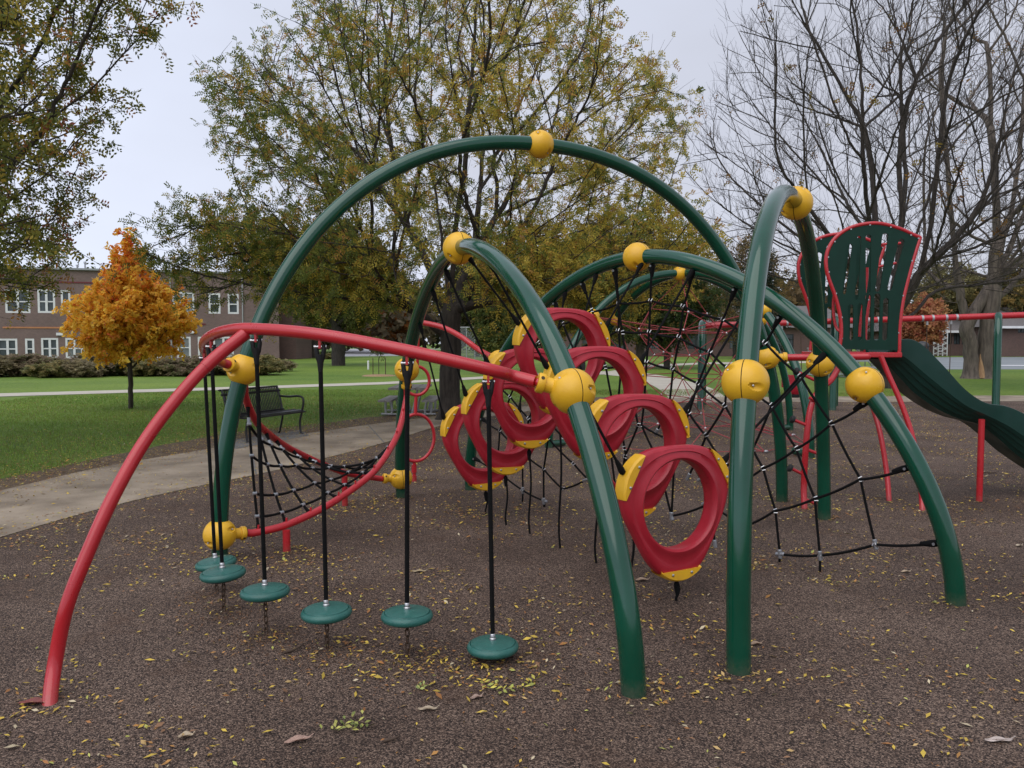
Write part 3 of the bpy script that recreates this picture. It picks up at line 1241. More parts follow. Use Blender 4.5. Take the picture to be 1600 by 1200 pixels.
# the hidden left half of the web mirrors the right half
mirror = []
for l in lines2:
    mirror.append([np.array([-a[0], a[1]]) for a in l])
alln = []
for li, l in enumerate(lines2):
    l = [a for a in l if a[1] > -.02]
    alln.append(l)
for li in (5, 6, 7, 8, 9, 10, 11, 12):
    l = [a for a in mirror[li] if a[0] < .45 and a[1] > 0]
    if len(l) > 1: alln.append(l)
for li in (0, 1, 2):
    l = [a for a in mirror[li] if a[0] < -.2 and a[1] > 0]
    if len(l) > 1: alln.append(l)
nodes_seen = []
for li, l in enumerate(alln):
    pts = [from2(a) for a in l]
    off = NM * (.006 if li % 2 else -.006)
    path = []
    for i in range(len(pts) - 1):
        s = np.linspace(0, 1, 6, endpoint=False)[:, None]
        q = pts[i] + (pts[i + 1] - pts[i]) * s
        L = np.linalg.norm(pts[i + 1] - pts[i])
        q[:, 2] -= (.03 * L * 4 * s * (1 - s))[:, 0]
        path += list(q + off)
    path.append(pts[-1] + off)
    mbn = MB()
    mbn.tube(path, .0092, 8)
    for i, p in enumerate(pts):
        if i == 0 or i == len(pts) - 1: continue
        if any(np.linalg.norm(p - z) < .03 for z in nodes_seen): continue
        nodes_seen.append(p)
        d = unit(pts[i + 1] - pts[i - 1])
        w = np.cross(NM, d)
        for sg in (-1, 1):
            mbt = unit(w + sg * .35 * d)
            cln.tube([p - mbt * .02 + sg * d * .009, p + sg * d * .012 + NM * .0145 * np.sign(np.dot(NM, [0, -1, 0])), p + mbt * .02 + sg * d * .009], .0042, 6)
    # black thimble where a rope meets the arch, grey ferrules elsewhere
    cv = CURVE['three']
    if np.min(np.linalg.norm(cv - pts[0], axis=1)) < .16:
        k = cv[int(np.argmin(np.linalg.norm(cv - pts[0], axis=1)))]
        kk = k + unit(pts[0] - k) * .055 if np.linalg.norm(pts[0] - k) > .02 else k + unit(pts[1] - k) * .055
        rope(mbn, kk, pts[0] + off, .0092, n=3)
        thimble(mbn, kk, pts[1], s=1.1)
        fer.lathe([(.009, -.026), (.009, .026)], kk + unit(pts[1] - kk) * .02, NM, 10)
    e = pts[-1]
    fer.lathe([(.0095, -.035), (.0145, -.03), (.0145, .03), (.0095, .035)], e + off, pts[-2] - e, 10)
    if e[2] < .14:
        rope(mbn, e + off, (e[0], e[1], -.02), .0092, n=3)
    mbn.build('rope', M['rope'], spn)
cln.build_each('crossing_clip', M['metal'], spn, per=2)
fer.build_each('ferrule', M['ferrule'], spn)

# ------------------------------------------------------------------ red rope net inside the dome
CX, CY = 2.82, 13.285
rn = thing('space_net', 'red three dimensional rope net strung inside the far green dome', 'climbing net', (CX, CY, 0))
rmb, jn = MB(), MB()
levels = [(2.12, .55, 3, .5), (1.78, .80, 6, .35), (1.42, .45, 6, .0), (1.05, .80, 6, .35), (.66, .50, 6, .0), (.30, .95, 8, .2)]
LV = []
for z, r, n, ph in levels:
    LV.append([np.array([CX + r * math.cos(2 * PI * k / n + ph), CY + r * math.sin(2 * PI * k / n + ph), z + RNG.uniform(-.05, .05)]) for k in range(n)])
RT = .0075
for L_ in LV:
    for k in range(len(L_)):
        rope(rmb, L_[k], L_[(k + 1) % len(L_)], RT, n=2, sides=5)
        jn.sphere(L_[k], .022, 8)
for A_, B_ in zip(LV[:-1], LV[1:]):
    for p in A_:
        ds = sorted(B_, key=lambda q: np.linalg.norm(q - p))
        for q in ds[:2]:
            rope(rmb, p, q, RT, n=2, sides=5)
top = np.array([CX, CY, 2.66])
for p in LV[0]:
    rope(rmb, top, p, RT, n=2, sides=5)
for bp_ in ((919, 490, 'domea'), (1195, 494, 'domea'), (1198, 480, 'domeb'), (955, 495, 'domeb')):
    c0 = on_arch(bp_[2], bp_[0], bp_[1])[0]
    for li, kk_ in ((1, 2), (3, 1)):
        for q in sorted(LV[li], key=lambda q: np.linalg.norm(q - c0))[:kk_]:
            rope(rmb, c0, q, RT, n=2, sides=5)
for k in range(10):
    a = 2 * PI * k / 10 + .13
    g = np.array([CX + 2.0 * math.cos(a), CY + 2.0 * math.sin(a), .0])
    jn.sphere(g + [0, 0, .02], .03, 8, sc=(1.3, 1, .8))
    for li in (5,):
        for q in sorted(LV[li], key=lambda q: np.linalg.norm(q - g))[:2]:
            rope(rmb, g, q, RT, n=2, sides=5)
    a2 = 2 * PI * (k + 1) / 10 + .13
    rope(rmb, g + [0, 0, .03], np.array([CX + 2.0 * math.cos(a2), CY + 2.0 * math.sin(a2), .03]), RT * .8, n=2, sides=5)
rmb.build('rope_web', M['redrope'], rn)
jn.build_each('rope_joint', M['metal'], rn)
for k, foot in (('domea', 0), ('domea', -1), ('domeb', 0)):
    p = CURVE[k][foot]
    st = MB()
    d = unit(np.array([CX, CY, 0]) - p)
    st.tube([p + [0, 0, .06], p + d * .28 + [0, 0, .06]], .05, 14)
    st.build('anchor_stub', M['green'], rn)

# ------------------------------------------------------------------ tower with two fan panels
Y1, Y2 = 7.9, 8.66
tw = thing('play_tower', 'red framed tower with two dark green slotted fan panels', 'play tower', (3.52, 8.28, 0))
out_px = [(1311, 549), (1314.5, 520), (1312, 490), (1304, 460), (1294, 432), (1290.5, 410), (1294, 390), (1306, 371), (1328, 356), (1355, 349.5), (1380, 350), (1408, 358), (1430, 368), (1438, 371), (1430, 396), (1420, 432), (1411, 470), (1406, 510), (1405, 551)]
outl = np.array([at(px, py, Y1) for px, py in out_px])
curve_part = spline(outl[0:14], 7)
right_part = spline(outl[13:], 6)[1:]
loop = np.concatenate([curve_part, right_part])
slots_px = []


def slot(x0, y0, x1, y1, w0, w1):
    slots_px.append((x0, y0, x1, y1, w0, w1))


for a in ((1327, 385, 1319, 457, 5, 3.4), (1342, 372, 1338, 466, 3.6, 3), (1356.5, 371, 1356, 456, 5, 4), (1383, 369, 1371, 452, 5.5, 4.6), (1408, 378, 1390, 450, 5.5, 4.4),
          (1328.5, 480, 1329.5, 528, 5, 4), (1343.5, 478, 1343.5, 528, 4.6, 4.2), (1356, 464, 1356, 528, 5, 4.6), (1370.5, 463, 1369, 528, 5.4, 4.8), (1384, 470, 1382, 528, 5, 4.6)):
    slot(*a)


def px2(px, py):
    p = at(px, py, Y1)
    return np.array([p[0] - 3.52, p[2]])


holes = []
for x0, y0, x1, y1, w0, w1 in slots_px:
    a, b = px2(x0, y0), px2(x1, y1)
    h0, h1 = w0 * 1.75 * Y1 / FOC / 2, w1 * 1.75 * Y1 / FOC / 2
    h = []
    for t_ in np.linspace(0, PI, 7):
        h.append(a + np.array([math.cos(t_) * h0, math.sin(t_) * h0]))
    for t_ in np.linspace(PI, 2 * PI, 7):
        h.append(b + np.array([math.cos(t_) * h1, math.sin(t_) * h1]))
    holes.append([tuple(p) for p in h])
cen = loop.mean(0)
inner2 = [tuple(np.array([p[0] - 3.52, p[2]])) for p in (cen + (loop - cen) * .972)]
for Y, nm in ((Y1, 1), (Y2, 2)):
    mb = MB()
    mb.plate(inner2, holes, ((3.52, Y - .008, 0), (1, 0, 0), (0, 0, 1), (0, 1, 0)), .016)
    pn = mb.build('fan_panel', M['dkgreen'], tw, smooth=0)
    fr = MB()
    lp3 = loop.copy()
    lp3[:, 1] = Y
    fr.tube(lp3, .0185, 14)
    fr.build('frame', M['red'], pn)
    bt = MB()
    for k in np.linspace(4, len(loop) - 5, 14).astype(int):
        q = cen + (loop[k] - cen) * .965
        bt.lathe([(.009, 0), (.008, .007)], (q[0], Y - .008, q[2]), (0, -1, 0), 8)
        bt.lathe([(.009, 0), (.008, .007)], (q[0], Y + .008, q[2]), (0, 1, 0), 8)
    bt.build_each('bolt', M['metal'], pn)
dk = MB()
dk.box((3.53, 8.28, 1.475), (.66, .70, .03))
dk.build('deck', M['dkgreen'], tw, smooth=0)
rim = MB()
zr = outl[0][2] - .015
x0, x1 = outl[0][0] - .09, outl[-1][0] + .02
for Y in (Y1, Y2):
    rim.box(((x0 + x1) / 2, Y, zr - .02), (x1 - x0, .05, .05))
for x in (x0 + .03, x1 - .025):
    rim.box((x, (Y1 + Y2) / 2, zr - .02), (.05, Y2 - Y1 - .052, .048))
ro_ = rim.build('deck_rim', M['red'], tw, smooth=0)
bv = ro_.modifiers.new('bevel', 'BEVEL')
bv.width = .008
bv.segments = 2
legs = [[at(1376, 556, 7.88), at(1388, 585, 7.85), at(1408, 630, 7.78), at(1425, 680, 7.70), at(1436, 735, 7.63), at(1440, 775, 7.60), gnd(1441, 797), gnd(1441, 797) + [0, 0, -.1]],
        [at(1330, 557, 8.55), at(1345, 590, 8.45), at(1362, 632, 8.32), at(1375, 676, 8.2), at(1385, 735, 8.1), gnd(1389, 782), gnd(1389, 782) + [0, 0, -.1]]]
for l in legs:
    MB().tube(spline(l, 6), .026, 16).build('leg', M['red'], tw)
for x_ in (3.30,):
    for pts in ([at(1316, 520, 7.95), at(1307, 512, 8.0), at(1302.5, 490, 8.02), at(1303, 465, 8.02), at(1308, 452, 7.96)],):
        MB().tube(spline(pts, 6), .015, 12).build('hand_hold', M['red'], tw)
gb = MB()
for pts in ([(1355, 418), (1354, 440), (1345, 500), (1343, 526)], [(1372, 417), (1400, 411)], [(1378, 382), (1407, 380)]):
    gb.tube(spline([at(a, b, 8.45) for a, b in pts], 5), .015, 10)
gb.build_each('grab_bar', M['red'], tw)
bar = MB()
bar.tube([bR + dR * .19, bar_end], .034, 20)
bar.sphere(bar_end, .034, 14)
bar.sphere(bR + dR * .185, .022, 12)
bar.build('support_bar', M['red'], tw)

# climbing pole with stepping pegs
rp_ = thing('peg_pole', 'red bent pole with black ended step pegs beside the green post', 'climbing pole', gnd(1257, 795))
g = gnd(1257, 795)
pp = spline([g + [0, 0, -.1], g, at(1256, 760, 7.66), at(1259, 700, 7.66), at(1264, 650, 7.68), at(1272, 622, 7.72), at(1284, 606, 7.78), at(1300, 592, 7.86), at(1315, 565, 7.9)], 7)
MB().tube(pp, .029, 16).build('pole', M['red'], rp_)
for a, b in (((1273, 594), (1246, 581)), ((1257, 663), (1240, 656)), ((1255, 741), (1236, 732)), ((1260, 702), (1281, 710)), ((1256, 779), (1276, 788)), ((1266, 622), (1284, 630))):
    p0 = at(*a, 7.67)
    p1 = at(*b, 7.67)
    d = unit(p1 - p0)
    peg = MB()
    peg.tube([p0 - d * .01, p1], .0155, 12)
    po = peg.build('peg', M['red'], rp_)
    e = MB()
    e.lathe([(.018, -.008), (.034, -.004), (.038, .006), (.038, .02), (.030, .03), (.012, .032)], p1, d, 20)
    e.build('end_cap', M['underside'], po)

# ------------------------------------------------------------------ slide
sld = thing('slide', 'dark green plastic wave slide on a red post', 'slide', gnd(1530, 783))
top_px = [(1402, 531), (1424, 530), (1443, 540), (1475, 572), (1508, 608), (1540, 629), (1570, 634), (1600, 646), (1650, 676), (1710, 715), (1760, 730)]
bot_px = [(1388, 562), (1413, 588), (1440, 616), (1478, 642), (1512, 657), (1543, 666), (1575, 690), (1605, 716), (1660, 752), (1720, 782), (1770, 790)]
topc = spline([at(a, b, 7.95) for a, b in top_px], 5)
botc = spline([at(a, b, 8.0) for a, b in bot_px], 5)
V, F = [], []
hw = .33
cyc = 8.29
for T_, B_ in zip(topc, botc):
    ax_ = T_ - B_
    L = np.linalg.norm(ax_)
    a = ax_ / L
    base = B_
    # cross-section: (y from centre, height along a)
    sec = [(-hw, L), (-hw - .012, L - .004), (-hw - .012, L - .025), (-hw, L * .62), (-hw + .004, L * .46), (-hw + .03, L * .36), (-hw + .04, L * .39), (-hw + .07, L * .24), (-hw + .08, L * .27), (-hw + .12, L * .10), (-hw + .13, L * .13), (-hw + .17, 0),
           (hw - .15, 0), (hw - .10, L * .13), (hw - .05, L * .4), (hw, L * .62), (hw + .012, L - .025), (hw, L), (hw - .03, L - .01), (hw - .06, L * .55), (hw - .14, L * .33), (0, L * .27), (-hw + .14, L * .33), (-hw + .06, L * .55), (-hw + .03, L - .01)]
    for y, h in sec:
        p = base + a * h
        V.append((p[0], cyc + y, p[2]))
m = len(sec)
for i in range(len(topc) - 1):
    for k in range(m):
        l = (k + 1) % m
        F.append((i * m + k, i * m + l, (i + 1) * m + l, (i + 1) * m + k))
F.append(tuple(range(m)))
F.append(tuple((len(topc) - 1) * m + k for k in range(m)))
mb = MB()
mb.add(V, F)
mb.build('chute', M['slidegreen'], sld, smooth=22)
g = gnd(1530, 783)
MB().tube([g + [0, 0, -.1], np.array([g[0], g[1], at(1530, 655, g[1])[2]])], .030, 16).build('post', M['red'], sld)
e = MB()
pe = at(1680, 765, 8.1)
e.tube([np.array([pe[0], 8.15, -.1]), np.array([pe[0], 8.15, pe[2] + .05])], .030, 14)
e.build('post', M['red'], sld)

# ------------------------------------------------------------------ swing set
SY0, SY1 = 19.7, 18.9
swf = thing('swing_frame', 'long red swing beam on green bent posts behind the slide', 'swing set', (7.9, 19.3, 0))
bl_, br_ = at(1097, 509, SY0), at(1700, 489, SY1)
MB().tube([bl_, br_], .075, 18).build('beam', M['red'], swf)
for px in (1098, 1311, 1560):
    tpar = (px - 1097) / (1700 - 1097)
    c = bl_ + (br_ - bl_) * tpar
    if px == 1560:
        c = at(1560, 497, 19.1)
    lean_ = unit([c[0] + (.7 if px < 1400 else 0), c[1], 0])
    for sgn in (-1, 1):
        pts = [c + lean_ * sgn * .02 + [0, 0, .06], c + lean_ * sgn * .28 + [0, 0, .02], c + lean_ * sgn * .52 - [0, 0, .25], c + lean_ * sgn * .60 - [0, 0, .7]]
        q_ = c + lean_ * sgn * .72
        pts += [np.array([q_[0], q_[1], -.15])]
        MB().tube(spline(pts, 6), .085, 16).build('post', M['green'], swf)
hh = MB()
for px in (1370, 1455, 1492, 1226, 1256):
    tpar = (px - 1097) / (1700 - 1097)
    c = bl_ + (br_ - bl_) * tpar
    ax_ = unit(br_ - bl_)
    for s in (-.12, .12):
        hh.lathe([(.079, -.025), (.079, .025)], c + ax_ * s, ax_, 16)
    hh.box(c + [0, 0, -.11], (.04, .04, .1))
hh.build_each('hanger_clamp', M['steelgrey'], swf, per=3)
# bucket swing
cb = at(1240, 607, 19.2)
bs = thing('bucket_swing', 'red bucket seat hanging on chains near the peg pole', 'swing', cb)
prof = [(.05, -.20), (.13, -.19), (.19, -.12), (.215, 0), (.22, .10), (.20, .11), (.19, 0), (.165, -.10), (.1, -.15), (.02, -.15)]
s = MB()
s.lathe(prof, cb, (0, 0, 1), 20)
s.box(cb + [-.05, .2, .17], (.34, .05, .30))
s.build('seat', M['ringred'], bs)
s = MB()
s.lathe([(.17, -.205), (.2, -.19), (.21, -.13), (.14, -.215)], cb, (0, 0, 1), 20)
s.build('seat_pad', M['underside'], bs)
for px in (1226, 1256):
    tpar = (px - 1097) / (1700 - 1097)
    c = bl_ + (br_ - bl_) * tpar
    s = MB()
    s.tube([c + [0, 0, -.12], np.array([cb[0] + (.2 if px > 1240 else -.2), cb[1], cb[2] + .1])], .010, 6)
    s.build('chain', M['chain'], bs)
c1 = bl_ + (br_ - bl_) * ((1455 - 1097) / 603)
c2 = bl_ + (br_ - bl_) * ((1492 - 1097) / 603)
bz = .55
bsw = thing('belt_swing', 'black belt swing hanging on two chains behind the slide', 'swing', ((c1[0] + c2[0]) / 2, c1[1], bz))
for c in (c1, c2):
    MB().tube([c + [0, 0, -.12], np.array([c[0], c[1], bz])], .010, 6).build('chain', M['chain'], bsw)
s = MB()
ns = 12
V, F = [], []
for i in range(ns + 1):
    t_ = i / ns
    x = c1[0] + (c2[0] - c1[0]) * t_
    z = bz - .16 * 4 * t_ * (1 - t_)
    V += [(x, c1[1] - .08, z), (x, c1[1] + .08, z), (x, c1[1] + .08, z - .02), (x, c1[1] - .08, z - .02)]
for i in range(ns):
    for k in range(4):
        l = (k + 1) % 4
        F.append((4 * i + k, 4 * i + l, 4 * i + 4 + l, 4 * i + 4 + k))
F += [(0, 1, 2, 3), (4 * ns, 4 * ns + 1, 4 * ns + 2, 4 * ns + 3)]
s.add(V, F)
s.build('seat', M['underside'], bsw)

# ------------------------------------------------------------------ black bench
P0, P1 = gnd(389, 692), gnd(470, 678.5)
bd = unit(P1 - P0)             # length axis
bf = np.array([bd[1], -bd[0], 0])   # facing (towards playground, right)
bcen = (P0 + P1) / 2 - bf * .22
bn = thing('park_bench', 'black perforated steel bench on a dark pad at the path edge', 'bench', bcen)
hl = np.linalg.norm(P1 - P0) / 2


def bpnt(l, f, z):
    return bcen + bd * l + bf * f + np.array([0, 0, z])


prof_seat = [(.27, .40), (.25, .425), (.15, .43), (0, .415), (-.12, .40), (-.18, .405)]
prof_back = [(-.19, .43), (-.225, .55), (-.255, .68), (-.28, .80), (-.30, .835), (-.325, .83)]
for nm, prof in (('seat', prof_seat), ('backrest', prof_back)):
    mb = MB()
    pr = spline([(a, b, 0) for a, b in prof], 5)
    nsl = 34
    for k in range(nsl):
        l0 = -hl - .04 + (2 * hl + .08) * (k + .5) / nsl
        mb_p = [bpnt(l0, a, b) for a, b, _ in pr]
        wv = (2 * hl + .08) / nsl * .36
        V, F = [], []
        for p in mb_p:
            V += [p - bd * wv, p + bd * wv, p + bd * wv - [0, 0, .008], p - bd * wv - [0, 0, .008]]
        for i in range(len(mb_p) - 1):
            for q in range(4):
                F.append((4 * i + q, 4 * i + (q + 1) % 4, 4 * i + 4 + (q + 1) % 4, 4 * i + 4 + q))
        mb.add(V, F)
    for idx in (0, len(pr) - 1, len(pr) // 2):
        a, b, _ = pr[idx]
        mb.tube([bpnt(-hl - .06, a, b - .004), bpnt(hl + .06, a, b - .004)], .016 if idx != len(pr) // 2 else .02, 8)
    mb.build(nm, M['blacksteel'], bn)
for sgn in (-1, 1):
    l = sgn * (hl + .02)
    mb = MB()
    mb.tube(spline([bpnt(l, .22, 0), bpnt(l, .20, .06), bpnt(l, .19, .22), bpnt(l, .235, .40), bpnt(l, .27, .55), bpnt(l, .25, .64), bpnt(l, .15, .665), bpnt(l, -.05, .65), bpnt(l, -.25, .66)], 5), .019, 10)
    mb.tube([bpnt(l, .18, 0.008), bpnt(l, .26, .008)], .014, 8)
    mb.build('arm_and_front_leg', M['blacksteel'], bn)
    mb = MB()
    mb.tube(spline([bpnt(l, -.27, 0), bpnt(l, -.24, .08), bpnt(l, -.185, .3), bpnt(l, -.19, .42), bpnt(l, -.25, .68), bpnt(l, -.30, .83)], 5), .018, 10)
    mb.tube([bpnt(l, .24, .395), bpnt(l, -.18, .385)], .015, 8)
    mb.build('rear_leg', M['blacksteel'], bn)

# far small black bench on the lawn
fb = gnd(905, 597)
fbn = thing('lawn_bench', 'small black bench standing alone on the lawn beyond the rings', 'bench', fb)
mb = MB()
mb.box(fb + [0, 0, .42], (.62, .42, .05))
mb.build('seat', M['blacksteel'], fbn)
mb = MB()
mb.box(fb + [-.05, .2, .66], (.62, .05, .36))
mb.build('backrest', M['blacksteel'], fbn)
for sx in (-.26, .26):
    mb = MB()
    mb.tube(spline([fb + [sx, -.18, 0], fb + [sx, -.16, .3], fb + [sx, .05, .40]], 4), .025, 8)
    mb.tube(spline([fb + [sx, .22, 0], fb + [sx, .18, .3], fb + [sx, .05, .40]], 4), .025, 8)
    mb.build('leg', M['blacksteel'], fbn)

# ------------------------------------------------------------------ picnic table
pc = gnd(637, 650)
pt = thing('picnic_table', 'low grey picnic table with two benches under the big tree', 'picnic table', pc)
mb = MB()
for k in range(4):
    mb.box(pc + [-.30 + .2 * k, .6, .60], (.185, 1.6, .045))
mb.build('tabletop', M['greytop'], pt, smooth=0)
for sx in (-.47, .47):
    mb = MB()
    for k in range(2):
        mb.box(pc + [sx - .075 + .15 * k, .6, .335], (.14, 1.6, .04))
    mb.build('bench_seat', M['greytop'], pt, smooth=0)
for yy in (.15, 1.05):
    mb = MB()
    for s in (-1, 1):
        mb.tube(spline([pc + [s * .60, yy, .03], pc + [s * .42, yy, .03], pc + [s * .36, yy, .08], pc + [s * .40, yy, .31]], 5), .026, 8)
        mb.tube(spline([pc + [s * .50, yy, .31], pc + [s * .50, yy, .1], pc + [s * .44, yy, .03], pc + [0, yy, .03]], 5), .026, 8)
        mb.tube([pc + [s * .08, yy, .03], pc + [s * .20, yy, .57]], .026, 8)
    mb.build('leg_frame', M['steelgrey'], pt)

# ------------------------------------------------------------------ trees
def tree_nodes(targets, root, alpha=.35, limbs=None, maxd=None):
    """path-length weighted spanning tree from the root through the targets (grown outwards)"""
    P = [np.asarray(root, float)]
    par = [-1]
    plen = [0.]
    if limbs:
        for l in limbs:
            prev = 0
            for p in l:
                p = np.asarray(p, float)
                P.append(p)
                par.append(prev)
                plen.append(plen[prev] + np.linalg.norm(p - P[prev]))
                prev = len(P) - 1
    n0 = len(P)
    T = np.asarray(targets, float)
    d0 = np.linalg.norm(T - P[0], axis=1)
    T = T[np.argsort(d0)]
    A = np.zeros((n0 + len(T), 3))
    A[:n0] = P
    pl = np.zeros(n0 + len(T))
    pl[:n0] = plen
    k = n0
    for t in T:
        d = np.linalg.norm(A[:k] - t, axis=1)
        # discourage branches that run back towards the root
        cost = d ** 1.25 + alpha * pl[:k]
        if n0 == 1:
            pass
        j = int(np.argmin(cost))
        A[k] = t
        par.append(j)
        pl[k] = pl[j] + d[j]
        k += 1
    return A, np.array(par)


def skeleton_mesh(name, A, par, r_tip, r_root, material, parent, power=2.3, jitter=.04, sides_thin=4, droop=0., rmin_sub=.03, trunk_path=None):
    n = len(A)
    ch = [[] for _ in range(n)]
    for i in range(1, n):
        ch[par[i]].append(i)
    w = np.zeros(n)
    order = []
    st = [0]
    while st:
        i = st.pop()
        order.append(i)
        st += ch[i]
    for i in order[::-1]:
        w[i] = (sum(w[c] for c in ch[i]) + (0 if ch[i] else 1.0)) if ch[i] else 1.0
        w[i] = max(w[i], 1.0)
    r = r_tip * w ** (1 / power)
    r *= 1.0
    sc_ = r_root / r[0]
    # keep tips thin while the trunk reaches its full radius
    e = math.log(r_root / r_tip) / math.log(max(w[0], 2))
    r = r_tip * w ** e
    mb = MB()
    starts = [(0, None)]
    done = []
    while starts:
        i, base = starts.pop()
        chain = [] if base is None else [base]
        cur = i
        while True:
            chain.append(cur)
            if not ch[cur]: break
            cs = sorted(ch[cur], key=lambda c: -w[c])
            for c in cs[1:]:
                starts.append((c, cur))
            cur = cs[0]
        pts = A[chain]
        rad = r[chain].copy()
        if base is not None:
            rad[0] = rad[1] * 1.1
        if len(pts) < 2: continue
        thick = rad.max()
        per = 4 if thick > rmin_sub else 2
        sp_ = spline(pts, per)
        rr_ = np.interp(np.linspace(0, len(pts) - 1, len(sp_)), np.arange(len(pts)), rad)
        if len(sp_) > 2:
            sp_[1:-1] += RNG.normal(size=(len(sp_) - 2, 3)) * jitter * np.minimum(1, thick / .03 + .25) * .6
        mb.tube(sp_, rr_, 12 if thick > .12 else (7 if thick > .04 else sides_thin), cap=False)
    o = mb.build(name, material, parent, smooth=60)
    return o, r, ch


def relax(A, par, fixed, it=4):
    n = len(A)
    ch = [[] for _ in range(n)]
    for i in range(1, n):
        ch[par[i]].append(i)
    size = np.ones(n)
    for i in range(n - 1, 0, -1):
        size[par[i]] += size[i]
    main = np.array([max(c, key=lambda k: size[k]) if c else -1 for c in ch])
    m = (main >= 0) & (np.arange(n) >= fixed)
    ii = np.where(m)[0]
    for _ in range(it):
        B = A.copy()
        B[ii] = A[ii] * .4 + .3 * (A[par[ii]] + A[main[ii]])
        A = B
    return A


def twigs(A, par, ch, per, length, up, spread=.9, sel=None, seg=3):
    """short shoots leaving the thin nodes; returns list of polylines"""
    out = []
    idx = [i for i in range(1, len(A)) if (len(ch[i]) <= 2 if sel is None else sel(i))]
    for i in idx:
        d0 = unit(A[i] - A[par[i]])
        k = per if isinstance(per, int) else RNG.integers(per[0], per[1] + 1)
        for _ in range(k):
            d = unit(d0 * .8 + RNG.normal(size=3) * spread * .7 + np.array([0, 0, up]))
            s = RNG.uniform(0, 1)
            p = A[i] * s + A[par[i]] * (1 - s)
            L = length * RNG.uniform(.55, 1.35)
            pts = [p]
            for q in range(seg):
                d = unit(d + RNG.normal(size=3) * .22 + np.array([0, 0, up * .25]))
                pts.append(pts[-1] + d * L / seg)
            out.append(np.array(pts))
    return out


def twig_mesh(name, tw_, r0, material, parent):
    """all thin shoots of one crown as one light mesh of three-sided tubes"""
    if not tw_: return None
    T_ = np.array(tw_)                     # n, s, 3
    n, s, _ = T_.shape
    d = unit(np.array([.3, .5, .8]))
    tang = np.gradient(T_, axis=1)
    tang /= np.maximum(np.linalg.norm(tang, axis=2, keepdims=True), 1e-6)
    u = np.cross(tang, d)
    u /= np.maximum(np.linalg.norm(u, axis=2, keepdims=True), 1e-6)
    v = np.cross(tang, u)
    R = (r0 * np.linspace(1, .35, s))[None, :, None]
    rings = np.stack([T_ + (u * math.cos(a) + v * math.sin(a)) * R for a in (0, 2.094, 4.189)], 2)   # n,s,3,3
    V = rings.reshape(-1, 3)
    off = np.zeros(3)
    p = parent
    while p is not None:
        off += np.array(p.location)
        p = p.parent
    V = V - off
    base = (np.arange(n) * s * 3)[:, None, None]
    i = (np.arange(s - 1) * 3)[None, :, None]
    k = np.arange(3)[None, None, :]
    l = (k + 1) % 3
    F = np.stack(np.broadcast_arrays(base + i + k, base + i + l, base + i + 3 + l, base + i + 3 + k), -1).reshape(-1, 4)
    m = len(F)
    me = bpy.data.meshes.new(name)
    me.vertices.add(len(V))
    me.vertices.foreach_set('co', V.ravel())
    me.loops.add(4 * m)
    me.loops.foreach_set('vertex_index', F.ravel().astype(np.int32))
    me.polygons.add(m)
    me.polygons.foreach_set('loop_start', np.arange(0, 4 * m, 4, dtype=np.int32))
    me.update(calc_edges=True)
    me.polygons.foreach_set('use_smooth', np.ones(m, bool))
    me.materials.append(material)
    o = bpy.data.objects.new(name, me)
    COL.objects.link(o)
    o.parent = parent
    return o


def sprays(tw_, per, n_leaf, spray_len, leaf_l, leaf_w, colour_fn, keep=None, droop=.25):
    """compound leaves: per sprays on each twig, n_leaf leaflets each. Returns arrays for quadcloud."""
    T_ = np.array(tw_)
    n = len(T_)
    idx = np.repeat(np.arange(n), per)
    s = RNG.uniform(.1, 1, len(idx)) * (T_.shape[1] - 1)
    i0 = np.minimum(s.astype(int), T_.shape[1] - 2)
    fr = (s - i0)[:, None]
    P = T_[idx, i0] * (1 - fr) + T_[idx, i0 + 1] * fr
    if keep is not None:
        m = keep(P)
        P, idx, i0 = P[m], idx[m], i0[m]
    d = T_[idx, i0 + 1] - T_[idx, i0]
    d /= np.maximum(np.linalg.norm(d, axis=1, keepdims=True), 1e-6)
    sd = d * .5 + rand_unit(len(P)) * .9 + np.array([0, 0, -droop])
    sd /= np.linalg.norm(sd, axis=1, keepdims=True)
    side = np.cross(sd, rand_unit(len(P)))
    side /= np.maximum(np.linalg.norm(side, axis=1, keepdims=True), 1e-6)
    q = np.arange(n_leaf)
    tpos = (q // 2 + .6) / (n_leaf / 2 + .5)
    sg = np.where(q % 2, 1., -1.)
    C = P[:, None] + sd[:, None] * (tpos * spray_len)[None, :, None] + side[:, None] * (sg * leaf_l * .5)[None, :, None]
    C[..., 2] -= (tpos ** 2 * spray_len * .3)[None]
    D = side[:, None] * sg[None, :, None] + sd[:, None] * .5 + RNG.normal(size=C.shape) * .25
    Nn = np.cross(np.broadcast_to(sd[:, None], C.shape), np.broadcast_to(side[:, None], C.shape)) + RNG.normal(size=C.shape) * .35
    col = colour_fn(P)
    col = np.repeat(col[:, None], n_leaf, 1) * RNG.uniform(.75, 1.25, (len(P), n_leaf, 1))
    m = C.shape[0] * n_leaf
    return C.reshape(m, 3), D.reshape(m, 3), Nn.reshape(m, 3), col.reshape(m, 3)


def mixcol(cols, wts):
    cols = np.array(cols, float)
    k = np.array([RNG.choice(len(cols), p=w / w.sum()) for w in wts])
    return cols[k]


def in_ellipsoid(n, c, r, shell=0.):
    v = rand_unit(n)
    rad = RNG.uniform(shell, 1, n) ** (1 / 3 if shell == 0 else .5)
    return np.asarray(c) + v * rad[:, None] * np.asarray(r)


